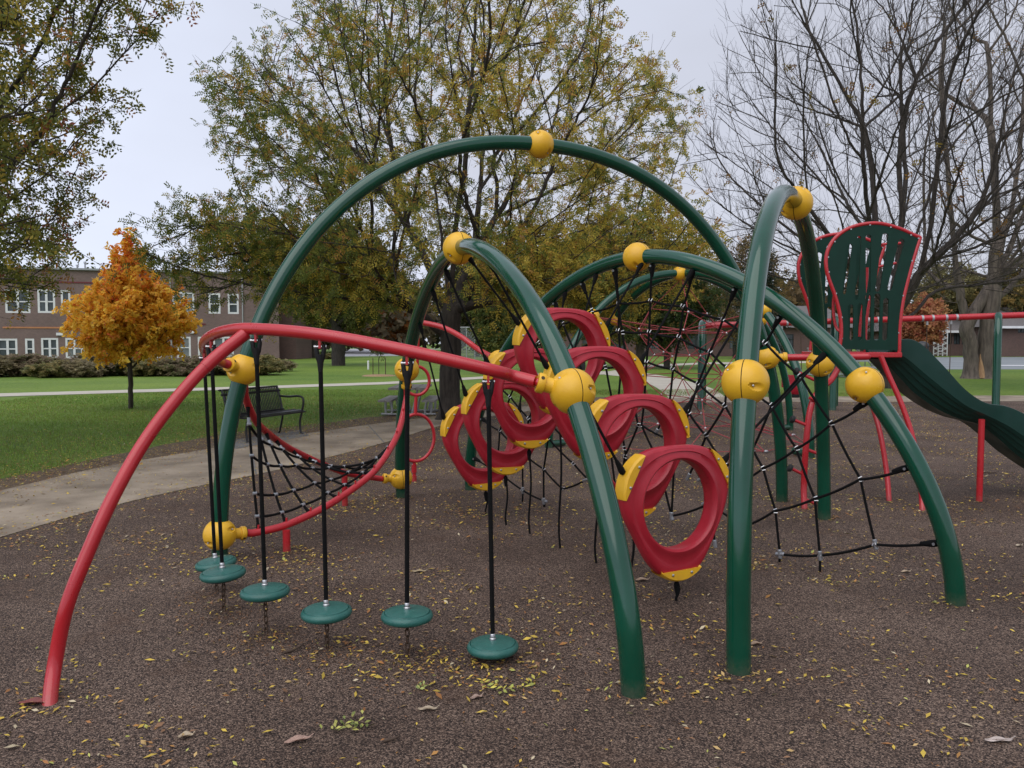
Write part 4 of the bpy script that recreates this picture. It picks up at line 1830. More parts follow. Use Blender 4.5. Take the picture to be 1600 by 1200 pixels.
def smooth_noise(P, s, seed):
    """cheap lumpy 3-D noise in 0..1"""
    r = np.random.default_rng(seed)
    out = np.zeros(len(P))
    for k in range(5):
        w_ = r.normal(size=3) * s * (1 + .6 * k)
        out += np.sin(P @ w_ + r.uniform(0, 6.28)) / (1 + .5 * k)
    return .5 + .5 * np.tanh(out * .9)


# ---- the big honey locust
tb = gnd(703, 655)
big = thing('shade_tree', 'big spreading tree with thin yellowing green foliage in the middle of the lawn', 'tree', tb)
sil = [(225, 395), (300, 330), (372, 300), (335, 245), (318, 135), (385, 90), (470, 0), (540, -140), (640, -240), (760, -260), (860, -200), (930, -50), (975, 60), (1060, 130), (1088, 250), (1070, 320), (1115, 395), (1090, 470), (960, 478), (870, 500), (760, 490), (660, 470), (560, 500), (500, 560), (450, 500), (380, 450), (300, 470), (265, 440)]
tc_ = np.array([tb[0], tb[1], 0])
cand = in_ellipsoid(16000, tc_ + [-.1, .3, 6.6], (6.6, 5.2, 6.3))
low_ = [in_ellipsoid(800, at(370, 410, 16), (2.1, 1.8, .95)), in_ellipsoid(1300, at(960, 415, 16), (2.2, 1.8, .9)), in_ellipsoid(900, at(860, 440, 15), (1.6, 1.6, .7)), in_ellipsoid(800, at(520, 440, 15.4), (1.6, 1.6, .8))]
cand = np.concatenate([cand] + low_)
cand = cand[inpoly(proj(cand), sil)]
hgt = cand[:, 2]
rad_ = np.linalg.norm((cand - (tc_ + [0, 0, 3.2]))[:, :2], axis=1)
# vase shape: hollow near the trunk low down, gaps between limbs
dens = smooth_noise(cand, .9, 3)
ok = (dens > .36) & ((hgt > 2.35)) & ~((rad_ < 1.2) & (hgt < 4.0))
cand = cand[ok]
cand = cand[RNG.permutation(len(cand))[:1900]]
f0 = tc_ + [0.0, 0, 2.1]
limbs = [
    [tc_ + [0, 0, .7], tc_ + [.02, 0, 1.4], f0],
]
root = tc_ + [0, 0, -.1]
fork = [f0]
pre = [tc_ + [0, 0, .35], tc_ + [.01, .0, 1.0], tc_ + [.03, 0, 1.7], tc_ + [.04, 0, 2.25]]
lim_px = [
    [at(690, 520, 16.5), at(665, 498, 16.3), at(640, 482, 16.0), at(605, 466, 15.6), at(560, 468, 15.2), at(510, 462, 14.9)],
    [at(690, 470, 16.7), at(672, 420, 16.9), at(640, 360, 17.1), at(600, 300, 17.3), at(560, 240, 17.5)],
    [at(706, 460, 16.7), at(708, 400, 16.6), at(716, 330, 16.4), at(728, 250, 16.2), at(736, 150, 16.1)],
    [at(722, 480, 16.5), at(745, 440, 16.2), at(765, 415, 15.8), at(800, 392, 15.3), at(850, 375, 14.8), at(910, 360, 14.4)],
    [at(716, 455, 16.9), at(740, 400, 17.3), at(775, 340, 17.8), at(820, 270, 18.3), at(870, 190, 18.8)],
    [at(698, 440, 16.9), at(690, 370, 17.4), at(676, 280, 17.9), at(650, 180, 18.3)],
]
P_ = [root]
limbs_full = []
for l in lim_px:
    limbs_full.append(l)
# trunk first, then limbs from its top
nodesA = [root] + pre
parA = [-1, 0, 1, 2, 3]
for l in limbs_full:
    prev = 4 if l is not limbs_full[0] else 3
    for p in l:
        nodesA.append(p)
        parA.append(prev)
        prev = len(nodesA) - 1


def grow(nodesA, parA, targets, alpha, back=.5):
    n0 = len(nodesA)
    A = np.zeros((n0 + len(targets), 3))
    A[:n0] = nodesA
    par = list(parA)
    pl = np.zeros(len(A))
    dirs = np.zeros_like(A)
    for i in range(1, n0):
        pl[i] = pl[par[i]] + np.linalg.norm(A[i] - A[par[i]])
        dirs[i] = unit(A[i] - A[par[i]])
    top = A[4] if n0 > 4 else A[0]
    T_ = targets[np.argsort(np.linalg.norm(targets - top, axis=1))]
    k = n0
    lo = min(3, n0 - 1)
    for t in T_:
        v = t - A[lo:k]
        d = np.linalg.norm(v, axis=1)
        cosb = np.einsum('ij,ij->i', v, dirs[lo:k]) / np.maximum(d, 1e-6)
        cost = d * (1 + back * (1 - cosb)) + alpha * pl[lo:k]
        j = int(np.argmin(cost)) + lo
        A[k] = t
        par.append(j)
        pl[k] = pl[j] + np.linalg.norm(t - A[j])
        dirs[k] = unit(t - A[j])
        k += 1
    par = np.array(par)
    return relax(A, par, n0), par


A, par = grow(nodesA, parA, cand, .34, 1.0)
trunk, rr_, ch = skeleton_mesh('trunk', A, par, .0088, .215, M['darkbark'], big, jitter=.018)
# root flare
fl = MB()
fl.lathe([(.37, -.05), (.285, .05), (.24, .2), (.222, .45)], tc_, (0, 0, 1), 16)
fl.build('root_flare', M['darkbark'], trunk)
tw_ = twigs(A, par, ch, (3, 3), .72, .18, .95, sel=lambda i: i > 6 and len(ch[i]) <= 2)
twig_mesh('shoots', tw_, .0055, M['darkbark'], trunk)


def col_big(P):
    s = proj(P)
    a = smooth_noise(P, 1.1, 5)
    gx = np.clip((s[:, 0] - 420) / 420, 0, 1)          # east side of the crown has turned further
    lowr = np.clip((s[:, 1] - 120) / 330, 0, 1)
    yel = np.clip(.15 + .55 * gx + .5 * (a - .5), .05, .95)
    w_ = np.stack([(1 - yel) * 1.1, (1 - yel) * .7, yel * 1.0, yel * .55, .10 + .12 * (1 - lowr), np.full(len(P), .05)], 1)
    return mixcol([(.15, .19, .045), (.24, .26, .055), (.48, .40, .07), (.60, .45, .08), (.46, .25, .07), (.62, .36, .075)], w_)


def keep_big(P):
    s = proj(P)
    lowness = np.clip((s[:, 1] + 40) / 420, 0, 1)
    p = .40 + .65 * lowness
    p *= np.clip(.12 + 1.9 * (smooth_noise(P, 1.7, 9) * .75 + smooth_noise(P, 4.0, 10) * .35 - .12), .05, 1.15)
    q = np.linalg.norm((P - (tc_ + [0, 0, 4.2])) / [5.2, 4.2, 4.6], axis=1)
    p *= np.clip((q - .22) / .42, .10, 1)
    return RNG.uniform(size=len(P)) < p * 1.15


C_, D_, N_, K_ = sprays(tw_, 11, 8, .18, .05, .022, col_big, keep_big)
quadcloud('crown', C_, D_, N_, .062 * RNG.uniform(.8, 1.3, len(C_)), .027, K_, M['leaf'], big)


# ---- generic leafy tree
def leafy_tree(name, label, base, fork_h, crown_c, crown_r, n_nodes, r_trunk, tw_len, per_twig, per_spray, n_leaf, leaf, cols, wts, bark, seed=1, lean=(0, 0), holes=.35, up=.15,
               group=None, extra=None, sil=None, flat_bottom=None, tw_n=(1, 2), alpha=.2, twig_r=.006, spray_len=None, keep=None, tip=.008, colfn=None, limbs=None):
    t = thing(name, label, 'tree', base, group)
    base = np.asarray(base, float)
    c = base + np.asarray(crown_c)
    cand = in_ellipsoid(n_nodes * 4, c, crown_r)
    if extra is not None:
        cand = np.concatenate([cand] + [in_ellipsoid(int(n_nodes * f), base + np.asarray(cc), rr) for cc, rr, f in extra])
    if sil is not None:
        cand = cand[inpoly(proj(cand), sil)]
    cand = cand[smooth_noise(cand - base, 2.2 / max(min(crown_r) * .45, .4), seed) > holes]
    if flat_bottom: cand = cand[cand[:, 2] > flat_bottom]
    cand = cand[RNG.permutation(len(cand))[:n_nodes]]
    ln = np.array([lean[0], lean[1], 0])
    nodesA = [base + [0, 0, -.1]] + [base + ln * f + np.array([0, 0, fork_h * f]) for f in (.25, .5, .75, 1)]
    parA = [-1, 0, 1, 2, 3]
    if limbs:
        for l in limbs:
            prev = 4
            for p in l:
                nodesA.append(np.asarray(p, float))
                parA.append(prev)
                prev = len(nodesA) - 1
    A, par = grow(nodesA, parA, cand, alpha + .12, 1.0)
    tr, rr_, ch = skeleton_mesh('trunk', A, par, tip, r_trunk, bark, t, jitter=.016 * min(1.5, crown_r[0] / 3))
    tw_ = twigs(A, par, ch, tw_n, tw_len, up, .9, sel=lambda i: i > 5 and len(ch[i]) <= 2)
    twig_mesh('shoots', tw_, twig_r, bark, tr)
    if per_twig:
        fn = colfn or (lambda P: 1.45 * mixcol(cols, np.tile(np.array(wts, float), (len(P), 1)) * (.4 + 1.2 * np.stack([smooth_noise(P, .9, seed + 20 + i) for i in range(len(wts))], 1))))
        C_, D_, N_, K_ = sprays(tw_, per_twig, n_leaf, spray_len or leaf[0] * n_leaf * .4, leaf[0], leaf[1], fn, keep)
        quadcloud('crown', C_, D_, N_, leaf[0] * RNG.uniform(.75, 1.3, len(C_)), leaf[1], K_, M['leaf'], t)
    return t


# ---- left tree, its crown hanging into the picture
lsil = [(-900, -700), (300, -700), (270, -60), (262, 8), (270, 42), (195, 75), (165, 130), (190, 185), (170, 215), (125, 262), (150, 285), (105, 330), (128, 352), (112, 410), (85, 446), (30, 465), (-60, 490), (-900, 500)]
lbase = np.array([-9.6, 11.2, 0])


def col_left(P):
    s = proj(P)
    edge = np.clip((s[:, 0] - 60) / 120, 0, 1) * np.clip((s[:, 1] - 200) / 120, 0, 1)
    a = smooth_noise(P, 1.3, 31)
    w_ = np.stack([np.full(len(P), 1.1), .9 * a + .1, .9 * (1 - a), .18 + .9 * edge, .06 + .6 * edge], 1)
    return mixcol([(.15, .17, .04), (.26, .25, .05), (.48, .37, .07), (.46, .22, .07), (.36, .12, .08)], w_)


leafy_tree('overhanging_tree', 'dense olive and rust coloured tree reaching in from the left edge', lbase, 2.0, (1.0, 0, 5.4), (5.3, 4.2, 5.6), 1300, .22, .62, 9, 8, 6, (.07, .034), None, None, M['darkbark'], seed=5,
           holes=.32, sil=lsil, colfn=col_left, tw_n=(2, 3), alpha=.15, spray_len=.16, tip=.008, flat_bottom=1.9)

# ---- the small orange maple
ob = gnd(205, 638)


def col_maple(P):
    hh_ = np.clip((P[:, 2] - 2.6) / 1.6, 0, 1)
    a = smooth_noise(P, 2.6, 41)
    left = np.clip((ob[0] - P[:, 0]) / 1.4, 0, 1)
    w_ = np.stack([1.15 - .8 * hh_, .9 * a + .2, .15 + .8 * hh_ + .25 * left * hh_, .03 + .35 * hh_ * (1 - a), .45 * (1 - hh_) * (1 - a)], 1)
    return mixcol([(.95, .52, .07), (.98, .62, .10), (.92, .36, .08), (.85, .22, .09), (.80, .50, .07)], w_)


leafy_tree('maple_tree', 'small orange maple with a slim dark trunk on the lawn before the brick school', ob, 1.25, (0, 0, 2.05), (1.42, 1.35, .90), 430, .058, .32, 6, 8, 5, (.085, .075), None, None, M['darkbark'], seed=8,
           holes=.24, extra=[((.03, 0, 2.75), (.88, .9, .7), .8), ((0, 0, 3.25), (.5, .5, .6), .4), ((-.02, 0, 3.75), (.26, .26, .62), .22), ((0, 0, 1.75), (.9, .9, .4), .4)], colfn=col_maple, tw_n=(2, 3), spray_len=.14, tip=.005, twig_r=.004, flat_bottom=1.15)


# ---- bare tree on the right with upward fanning twigs
def bare_tree(name, label, base, trunk_nodes, limbs, cand, r_trunk, bark, tw_len, tw_n, up, r_tip=.007, alpha=.12, leaves=0, leafcols=None, seed=3, twig_r=.006, seg=4, second=True):
    t = thing(name, label, 'tree', base)
    nodesA = [np.asarray(p, float) for p in trunk_nodes]
    parA = [-1] + list(range(len(trunk_nodes) - 1))
    while len(nodesA) < 5:
        m_ = (nodesA[-1] + nodesA[-2]) / 2
        nodesA.insert(-1, m_)
        parA = [-1] + list(range(len(nodesA) - 1))
    fork_i = len(nodesA) - 1
    for l in limbs:
        prev = fork_i
        if isinstance(l, tuple):
            prev, l = l
        for p in l:
            nodesA.append(np.asarray(p, float))
            parA.append(prev)
            prev = len(nodesA) - 1
    A, par = grow(nodesA, parA, cand, alpha, back=1.3)
    tr, rr_, ch = skeleton_mesh('trunk', A, par, r_tip, r_trunk, bark, t, jitter=.02)
    tw_ = twigs(A, par, ch, tw_n, tw_len, up, .75, seg=seg)
    if second:
        t2 = []
        for q in tw_:
            for _ in range(2):
                k = RNG.integers(1, len(q) - 1)
                d = unit(unit(q[k + 1] - q[k]) + RNG.normal(size=3) * .45 + np.array([0, 0, up * .8]))
                pts = [q[k]]
                for _ in range(len(q) - 1):
                    d = unit(d + RNG.normal(size=3) * .15)
                    pts.append(pts[-1] + d * tw_len * .5 / (len(q) - 1))
                t2.append(np.array(pts))
        tw_ = tw_ + t2
    twig_mesh('shoots', tw_, twig_r, bark, tr)
    if leaves:
        sel = [tw_[i] for i in RNG.choice(len(tw_), leaves)]
        fn = lambda P: mixcol(leafcols, np.ones((len(P), len(leafcols))))
        C_, D_, N_, K_ = sprays(sel, 5, 6, .25, .09, .05, fn, lambda P: RNG.uniform(size=len(P)) < smooth_noise(P, .8, seed) ** 2)
        quadcloud('leaves', C_, D_, N_, .11, .06, K_, M['leaf'], t)
    return t


b4 = gnd(1389, 606)
Y4 = b4[1]
sil4 = [(1068, 470), (1048, 400), (1075, 340), (1055, 250), (1110, 170), (1130, 90), (1160, 10), (1200, -120), (1300, -260), (1450, -330), (1640, -300), (1750, -150), (1760, 200), (1700, 420), (1600, 480), (1500, 440), (1400, 500), (1280, 480), (1180, 440)]
c4 = in_ellipsoid(14000, (b4[0] + .2, Y4, 8.8), (8.4, 6.2, 8.2))
c4 = c4[inpoly(proj(c4), sil4) & (smooth_noise(c4, .5, 6) > .25)]
c4 = c4[RNG.permutation(len(c4))[:1550]]
bare_tree('bare_tree', 'wide leafless tree behind the red framed tower, its twigs fanning across the sky', b4, [b4 - [0, 0, .1], b4 + [0, 0, .7], b4 + [0, 0, 1.4], b4 + [.0, 0, 2.2], b4 + [0, 0, 2.9]],
          [[at(1365, 480, Y4), at(1330, 420, Y4 - .5), at(1290, 360, Y4 - 1), at(1230, 310, Y4 - 1.6), at(1170, 270, Y4 - 2)],
           [at(1380, 470, Y4), at(1368, 390, Y4 + .4), at(1366, 300, Y4 + .8), at(1350, 200, Y4 + 1), at(1325, 100, Y4 + 1.2)],
           [at(1408, 480, Y4), at(1435, 430, Y4 - .4), at(1455, 350, Y4 - .8), at(1465, 250, Y4 - 1.2), at(1480, 140, Y4 - 1.5)],
           [at(1420, 495, Y4), at(1462, 455, Y4 + .5), at(1510, 410, Y4 + .8), at(1560, 360, Y4 + 1.1), at(1600, 290, Y4 + 1.4)],
           [at(1395, 470, Y4 + .4), at(1405, 380, Y4 + 1.2), at(1415, 280, Y4 + 2), at(1410, 160, Y4 + 2.8)]],
          c4, .30, M['darkbark'], 1.45, (2, 2), .5, r_tip=.0125, alpha=.32, leaves=220, leafcols=[(.30, .16, .04), (.26, .19, .04), (.22, .10, .03)], twig_r=.0062, seg=5)

# ---- twin-trunk tree on the far right
b5 = gnd(1525, 591)
Y5 = b5[1]
t5 = [b5 + [-.24, 0, -.1], b5 + [-.25, 0, .8], b5 + [-.30, 0, 1.6], b5 + [-.45, 0, 2.4], b5 + [-.75, 0, 3.4]]
sil5 = [(1380, 430), (1400, 250), (1420, 60), (1480, -150), (1600, -260), (1850, -260), (1950, 200), (1850, 450), (1640, 470), (1560, 380), (1480, 460)]
c5 = in_ellipsoid(9000, (b5[0] + 1, Y5 + 1, 11.0), (7.5, 6, 9.5))
c5 = c5[inpoly(proj(c5), sil5) & (smooth_noise(c5, .4, 16) > .3)]
c5 = c5[RNG.permutation(len(c5))[:800]]
tt = bare_tree('twin_trunk_tree', 'thick old tree with two pale trunks joined at the base by the court', b5, t5,
               [[at(1500, 455, Y5), at(1492, 400, Y5), at(1486, 330, Y5), at(1478, 230, Y5), at(1470, 120, Y5)],
                [at(1478, 470, Y5), at(1452, 440, Y5 - .4), at(1425, 415, Y5 - .8), at(1395, 400, Y5 - 1.2)]],
               c5[:330], .30, M['paletrunk'], 1.3, (1, 2), .4, r_tip=.014, twig_r=.009, seg=4, leaves=80, leafcols=[(.30, .16, .04), (.22, .17, .05)])
A5 = [b5 + [.44, 0, -.1], b5 + [.44, 0, .9], b5 + [.46, 0, 2.0], b5 + [.55, 0, 3.2], b5 + [.70, 0, 4.4], at(1558, 385, Y5)]
pA = [-1, 0, 1, 2, 3, 4]
for l in ([at(1556, 300, Y5), at(1548, 200, Y5), at(1545, 80, Y5), at(1550, -60, Y5)], [at(1578, 340, Y5 + .5), at(1592, 250, Y5 + 1), at(1602, 130, Y5 + 1.4), at(1610, 0, Y5 + 1.6)], [at(1572, 330, Y5 - .6), at(1566, 230, Y5 - 1.2), at(1572, 100, Y5 - 1.8)]):
    prev = 5
    for p in l:
        A5.append(p)
        pA.append(prev)
        prev = len(A5) - 1
A_, p_ = grow(A5, pA, c5[330:], .12)
tr2, _, ch_ = skeleton_mesh('trunk', A_, p_, .014, .36, M['paletrunk'], tt, jitter=.03)
twig_mesh('shoots', twigs(A_, p_, ch_, (1, 2), 1.4, .4, .75, seg=4), .009, M['paletrunk'], tr2)
mb = MB()
for sx, r0 in ((-.24, .30), (.44, .36)):
    mb.lathe([(r0 * 1.55, -.05), (r0 * 1.22, .12), (r0 * 1.05, .4), (r0 * .97, .9)], b5 + [sx, 0, 0], (0, 0, 1), 18)
mb.build('root_flare', M['paletrunk'], tt)
mb = MB()
mb.lathe([(.17, 0), (.13, .4), (.07, .8), (.02, 1.1)], b5 + [.10, -.24, 0], (0, .12, 1), 14)
mb.build('bare_wound', M['wound'], tt)

# ---- middle distance trees
GREENS = [(.045, .065, .020), (.075, .095, .026), (.115, .110, .030), (.17, .135, .03)]
leafy_tree('young_tree', 'young bushy green and yellow tree just right of the big dark trunk', gnd(782, 585), .9, (0, 0, 2.6), (1.35, 1.2, 2.2), 330, .07, .5, 7, 7, 5, (.13, .075), [(.060, .080, .024), (.10, .115, .028), (.22, .17, .035), (.30, .15, .04)], (1, .9, .4, .15), M['darkbark'], seed=12, holes=.25, tw_n=(2, 3))
leafy_tree('round_tree', 'dark green round tree seen through the red net dome', gnd(1042, 576), 1.8, (-.3, 0, 4.5), (3.6, 3.2, 3.4), 420, .20, .7, 7, 7, 5, (.20, .12), [(.036, .055, .020), (.060, .080, .026), (.10, .10, .03), (.16, .10, .03)], (1.2, .9, .4, .2), M['darkbark'], seed=14, holes=.22, tw_n=(2, 3))
leafy_tree('pale_trunk_tree', 'yellow green tree with a pale straight trunk left of the dark round tree', gnd(1000, 573), 2.4, (-2.6, 0, 5.6), (4.6, 3.4, 4.2), 420, .30, .8, 6, 6, 5, (.22, .13), [(.08, .085, .026), (.15, .125, .03), (.23, .17, .036), (.20, .11, .03)], (1, 1, .7, .3), M['paletrunk'], seed=15, holes=.3, tw_n=(2, 3))
leafy_tree('lawn_tree', 'olive green tree with a thick grey trunk beyond the thin path', gnd(529, 571), 2.9, (.1, 0, 6.0), (4.4, 3.6, 3.9), 420, .48, .8, 6, 6, 5, (.22, .13), [(.060, .072, .020), (.10, .10, .024), (.17, .135, .03), (.20, .12, .03)], (1.1, 1, .6, .2), M['bark'], seed=17, holes=.3, tw_n=(2, 3))
leafy_tree('dark_trunk_tree', 'darker tree with a narrow black trunk beside the brick school corner', gnd(489, 559), 3.2, (-.4, 0, 7.6), (5.4, 4, 4.8), 380, .5, 1.0, 6, 6, 5, (.30, .18), [(.045, .058, .020), (.075, .085, .024), (.13, .11, .03)], (1.2, 1, .5), M['darkbark'], seed=18, holes=.3, tw_n=(2, 3))
leafy_tree('russet_tree', 'far russet orange tree above the street, left of the big trunk', gnd(606, 552), 1.6, (0, 0, 4.4), (3.6, 3.2, 2.9), 260, .25, .8, 7, 7, 5, (.30, .2), [(.28, .115, .035), (.34, .16, .045), (.22, .10, .04)], (1, 1, .6), M['bark'], seed=19, holes=.2, tw_n=(2, 3))
leafy_tree('scarlet_tree', 'red and orange tree far off, beside the right edge of the tower panel', gnd(1436, 557), 1.5, (0, 0, 4.0), (2.6, 2.5, 2.7), 200, .25, .8, 7, 7, 5, (.32, .2), [(.30, .13, .065), (.34, .18, .075), (.32, .10, .07)], (1, .9, .5), M['bark'], seed=21, holes=.2, tw_n=(2, 3))  # distance haze painted in: leaf colours paled and dulled
leafy_tree('backdrop_tree', 'brownish half bare tree standing behind the right foot of the tallest arch', gnd(1150, 560), 2.6, (0, 0, 6.5), (5.4, 4, 5.2), 420, .35, 1.1, 3, 5, 5, (.26, .15), [(.12, .085, .035), (.17, .11, .04), (.09, .08, .03)], (1, .8, .7), M['bark'], seed=23, holes=.25, tw_n=(2, 3), twig_r=.012)
leafy_tree('backdrop_tree', 'olive tree behind the court, right of the twin trunks', gnd(1590, 556), 2.6, (1, 0, 7.2), (6.2, 4, 4.4), 380, .35, 1.1, 5, 5, 5, (.32, .2), [(.10, .095, .035), (.17, .13, .045), (.24, .16, .05)], (1, .9, .5), M['bark'], seed=24, holes=.25, tw_n=(2, 3))
leafy_tree('backdrop_tree', 'pale yellow green tree between the scarlet tree and the twin trunks', gnd(1482, 555), 2.6, (0, 0, 7.4), (4.0, 3.6, 4.0), 300, .3, 1.1, 4, 5, 5, (.32, .2), [(.12, .115, .05), (.17, .15, .06), (.22, .18, .07)], (1, .9, .5), M['bark'], seed=25, holes=.25, tw_n=(2, 3))
leafy_tree('backdrop_tree', 'dark tree immediately left of the young bushy tree', gnd(745, 557), 2.2, (0, 0, 6.2), (3.6, 3.6, 5.4), 360, .35, 1.1, 6, 6, 5, (.32, .2), [(.03, .036, .016), (.05, .05, .02), (.10, .08, .03)], (1, .9, .25), M['darkbark'], seed=26, holes=.2, tw_n=(2, 3))  # whole crown in very dark leaf colours
leafy_tree('backdrop_tree', 'tall faded green tree behind the gap between the young tree and the rings', gnd(850, 554), 2.6, (0, 0, 7.5), (6.0, 4, 5.0), 400, .35, 1.1, 5, 6, 5, (.34, .2), [(.08, .085, .03), (.13, .115, .035), (.19, .15, .04)], (1, .9, .5), M['bark'], seed=27, holes=.25, tw_n=(2, 3))

# ---- spruce behind the arches
sb = gnd(1184, 572)
spr = thing('spruce_tree', 'dark narrow spruce standing behind the steep green arch', 'tree', sb)
H_ = 10.6
MB().tube([sb - [0, 0, .1], sb + [0, 0, 5], sb + [0, 0, H_]], [.22, .14, .02], 8).build('trunk', M['darkbark'], spr)
Cc, Dd, Nn_, Kk, brl = [], [], [], [], []
for z in np.arange(1.2, H_ - .1, .26):
    rad0 = 2.35 * (1 - z / H_) ** .8 + .10
    nb_ = 9 if z < 7 else 6
    for k in range(nb_):
        a = RNG.uniform(0, 2 * PI)
        R_ = rad0 * RNG.uniform(.65, 1.1)
        d = np.array([math.cos(a), math.sin(a), 0])
        tip_ = sb + d * R_ + [0, 0, z - .22 * R_ + .1 * R_ ** 2 * .3]
        o0 = sb + [0, 0, z]
        brl.append(np.array([o0, (o0 + tip_) / 2 - [0, 0, .05 * R_], tip_]))
        m_ = int(8 + 16 * R_)
        s_ = RNG.uniform(.15, 1, m_)[:, None]
        p_ = o0 + (tip_ - o0) * s_ + RNG.normal(size=(m_, 3)) * [.08, .08, .05]
        p_[:, 2] -= .10
        Cc.append(p_)
        Dd.append(d * .7 + RNG.normal(size=(m_, 3)) * .4 + [0, 0, -.55])
        Nn_.append(RNG.normal(size=(m_, 3)))
        Kk.append(np.array([.018, .030, .018]) * RNG.uniform(.7, 1.7, (m_, 1)))
Cc, Dd, Nn_, Kk = map(np.concatenate, (Cc, Dd, Nn_, Kk))
twig_mesh('shoots', brl, .02, M['darkbark'], spr)
quadcloud('crown', Cc, Dd, Nn_, .34, .07, Kk, M['leaf'], spr)

# ---- far wood closing the view (one mass)
Cw, Kw = [], []
rw = np.random.default_rng(77)
for i in range(190):
    ang = rw.uniform(-1.05, .95)
    R_ = rw.uniform(112, 165)
    c = np.array([R_ * math.sin(ang), R_ * math.cos(ang), 0])
    px_ = proj(c + [0, 0, 5])[0]
    hh_ = rw.uniform(8, 13)
    if px_ < 470: hh_ *= .62
    if 1380 < px_ < 1700: hh_ *= .8
    rr0 = rw.uniform(3.5, 6)
    base_c = np.array([[.075, .085, .040], [.13, .12, .05], [.17, .115, .05], [.055, .06, .035], [.13, .10, .06]][rw.integers(5)])
    m_ = 420
    v = rand_unit(m_) * (RNG.uniform(.25, 1, m_) ** .5)[:, None]
    Cw.append(c + [0, 0, hh_ * .52] + v * [rr0, rr0, hh_ * .5])
    Kw.append(base_c * RNG.uniform(.6, 1.4, (m_, 1)))
Cw, Kw = np.concatenate(Cw), np.concatenate(Kw)
fw = quadcloud('distant_wood', Cw, rand_unit(len(Cw)), rand_unit(len(Cw)), 1.0, .7, Kw, M['leaf'])
tag(fw, 'faded belt of distant trees along the horizon beyond the buildings', 'trees', kind='stuff')


# ---- shrubs in front of the brick school
def shrub_proto(kind):
    cols = [[(.15, .155, .06), (.25, .23, .09), (.33, .26, .11)], [(.24, .18, .12), (.30, .23, .15), (.19, .19, .09)], [(.28, .24, .13), (.37, .30, .17), (.20, .17, .10)]][kind]
    t = thing('shrub', '', 'shrub', (0, 0, 0), 'shrubs in front of the brick school')
    tg = in_ellipsoid(260, (0, 0, .55), (1.15, .8, .62))
    tg = tg[tg[:, 2] > .08]
    nodes_ = [np.array([0, 0, -.05]), np.array([0, 0, .06]), np.array([.02, 0, .1]), np.array([0, .02, .14]), np.array([0, 0, .18])]
    A, par = grow(nodes_, [-1, 0, 1, 2, 3], tg, .1)
    tr, _, ch = skeleton_mesh('stems', A, par, .006, .05, M['bark'], t, jitter=.03)
    tw_ = twigs(A, par, ch, (1, 2), .28, .3, .8)
    twig_mesh('shoots', tw_, .006, M['bark'], tr)
    fn = lambda P: mixcol(cols, np.ones((len(P), 3)))
    C_, D_, N_, K_ = sprays(tw_, 5, 6, .2, .10, .06, fn)
    quadcloud('foliage', C_, D_, N_, .11, .065, K_, M['leaf'], t)
    return t


protos = [shrub_proto(k) for k in range(3)]
used = [False] * 3
sh_px = [(-60, 0, 1.0), (-10, 2, 1.1), (45, 1, 1.25), (92, 0, 1.0), (128, 2, .9), (162, 1, 1.3), (198, 0, .95), (235, 0, 1.0), (268, 2, 1.0), (300, 1, 1.15), (335, 0, .95), (372, 2, 1.15), (404, 0, 1.05), (428, 2, .8), (512, 0, .55)]
SHL = ['olive green shrub', 'purplish brown shrub', 'dry tan shrub']
for i, (px, k, s) in enumerate(sh_px):
    t = protos[k] if not used[k] else copy_tree(protos[k])
    used[k] = True
    yb = 589 - .012 * max(px, 0) + (RNG.uniform(-1.5, 1.5))
    if px > 420: yb = 580
    if px > 500: yb = 561
    t.location = gnd(px, yb)
    q = s * (1.2 if px < 500 else 1.6)
    t.scale = (q * RNG.uniform(.95, 1.25), q, q * RNG.uniform(.48, .64))
    t.rotation_euler = (0, 0, RNG.uniform(0, 6.28))
    where = ['just outside the left edge of the picture', 'at the very left edge', 'below the left lower window', 'between the first two lower windows', 'left of the orange maple crown', 'left of the orange maple trunk', 'directly behind the orange maple trunk', 'right of the orange maple trunk', 'right of the maple, before the wall', 'below the windows right of the maple', 'behind the bowed red leg', 'beside the yellow ball on the red rail', 'at the right end of the hedge', 'last and smallest, at the school corner', 'by the white trailer beyond the school corner'][i]
    t['label'] = SHL[k] + ' ' + where

# ------------------------------------------------------------------ brick school
FA, FB = np.array([-62., 60.2, 0]), np.array([-21.3, 73., 0])
fu = unit(FB - FA)
fn_ = np.array([fu[1], -fu[0], 0])     # outward (towards the camera)
FL = np.linalg.norm(FB - FA)
bs_ = thing('brick_school', 'long two storey brown brick school with white framed windows, at the left', 'school building', (FA + FB) / 2)


def fac(px):
    """distance along the facade seen at picture column px"""
    d = ray(px, 535)[:2]
    M2 = np.array([[d[0], -fu[0]], [d[1], -fu[1]]])
    t, s = np.linalg.solve(M2, FA[:2])
    return s


def facz(px, py):
    s = fac(px)
    p = FA + fu * s
    d = ray(px, py)
    return EYE + d[2] * p[1] / d[1]


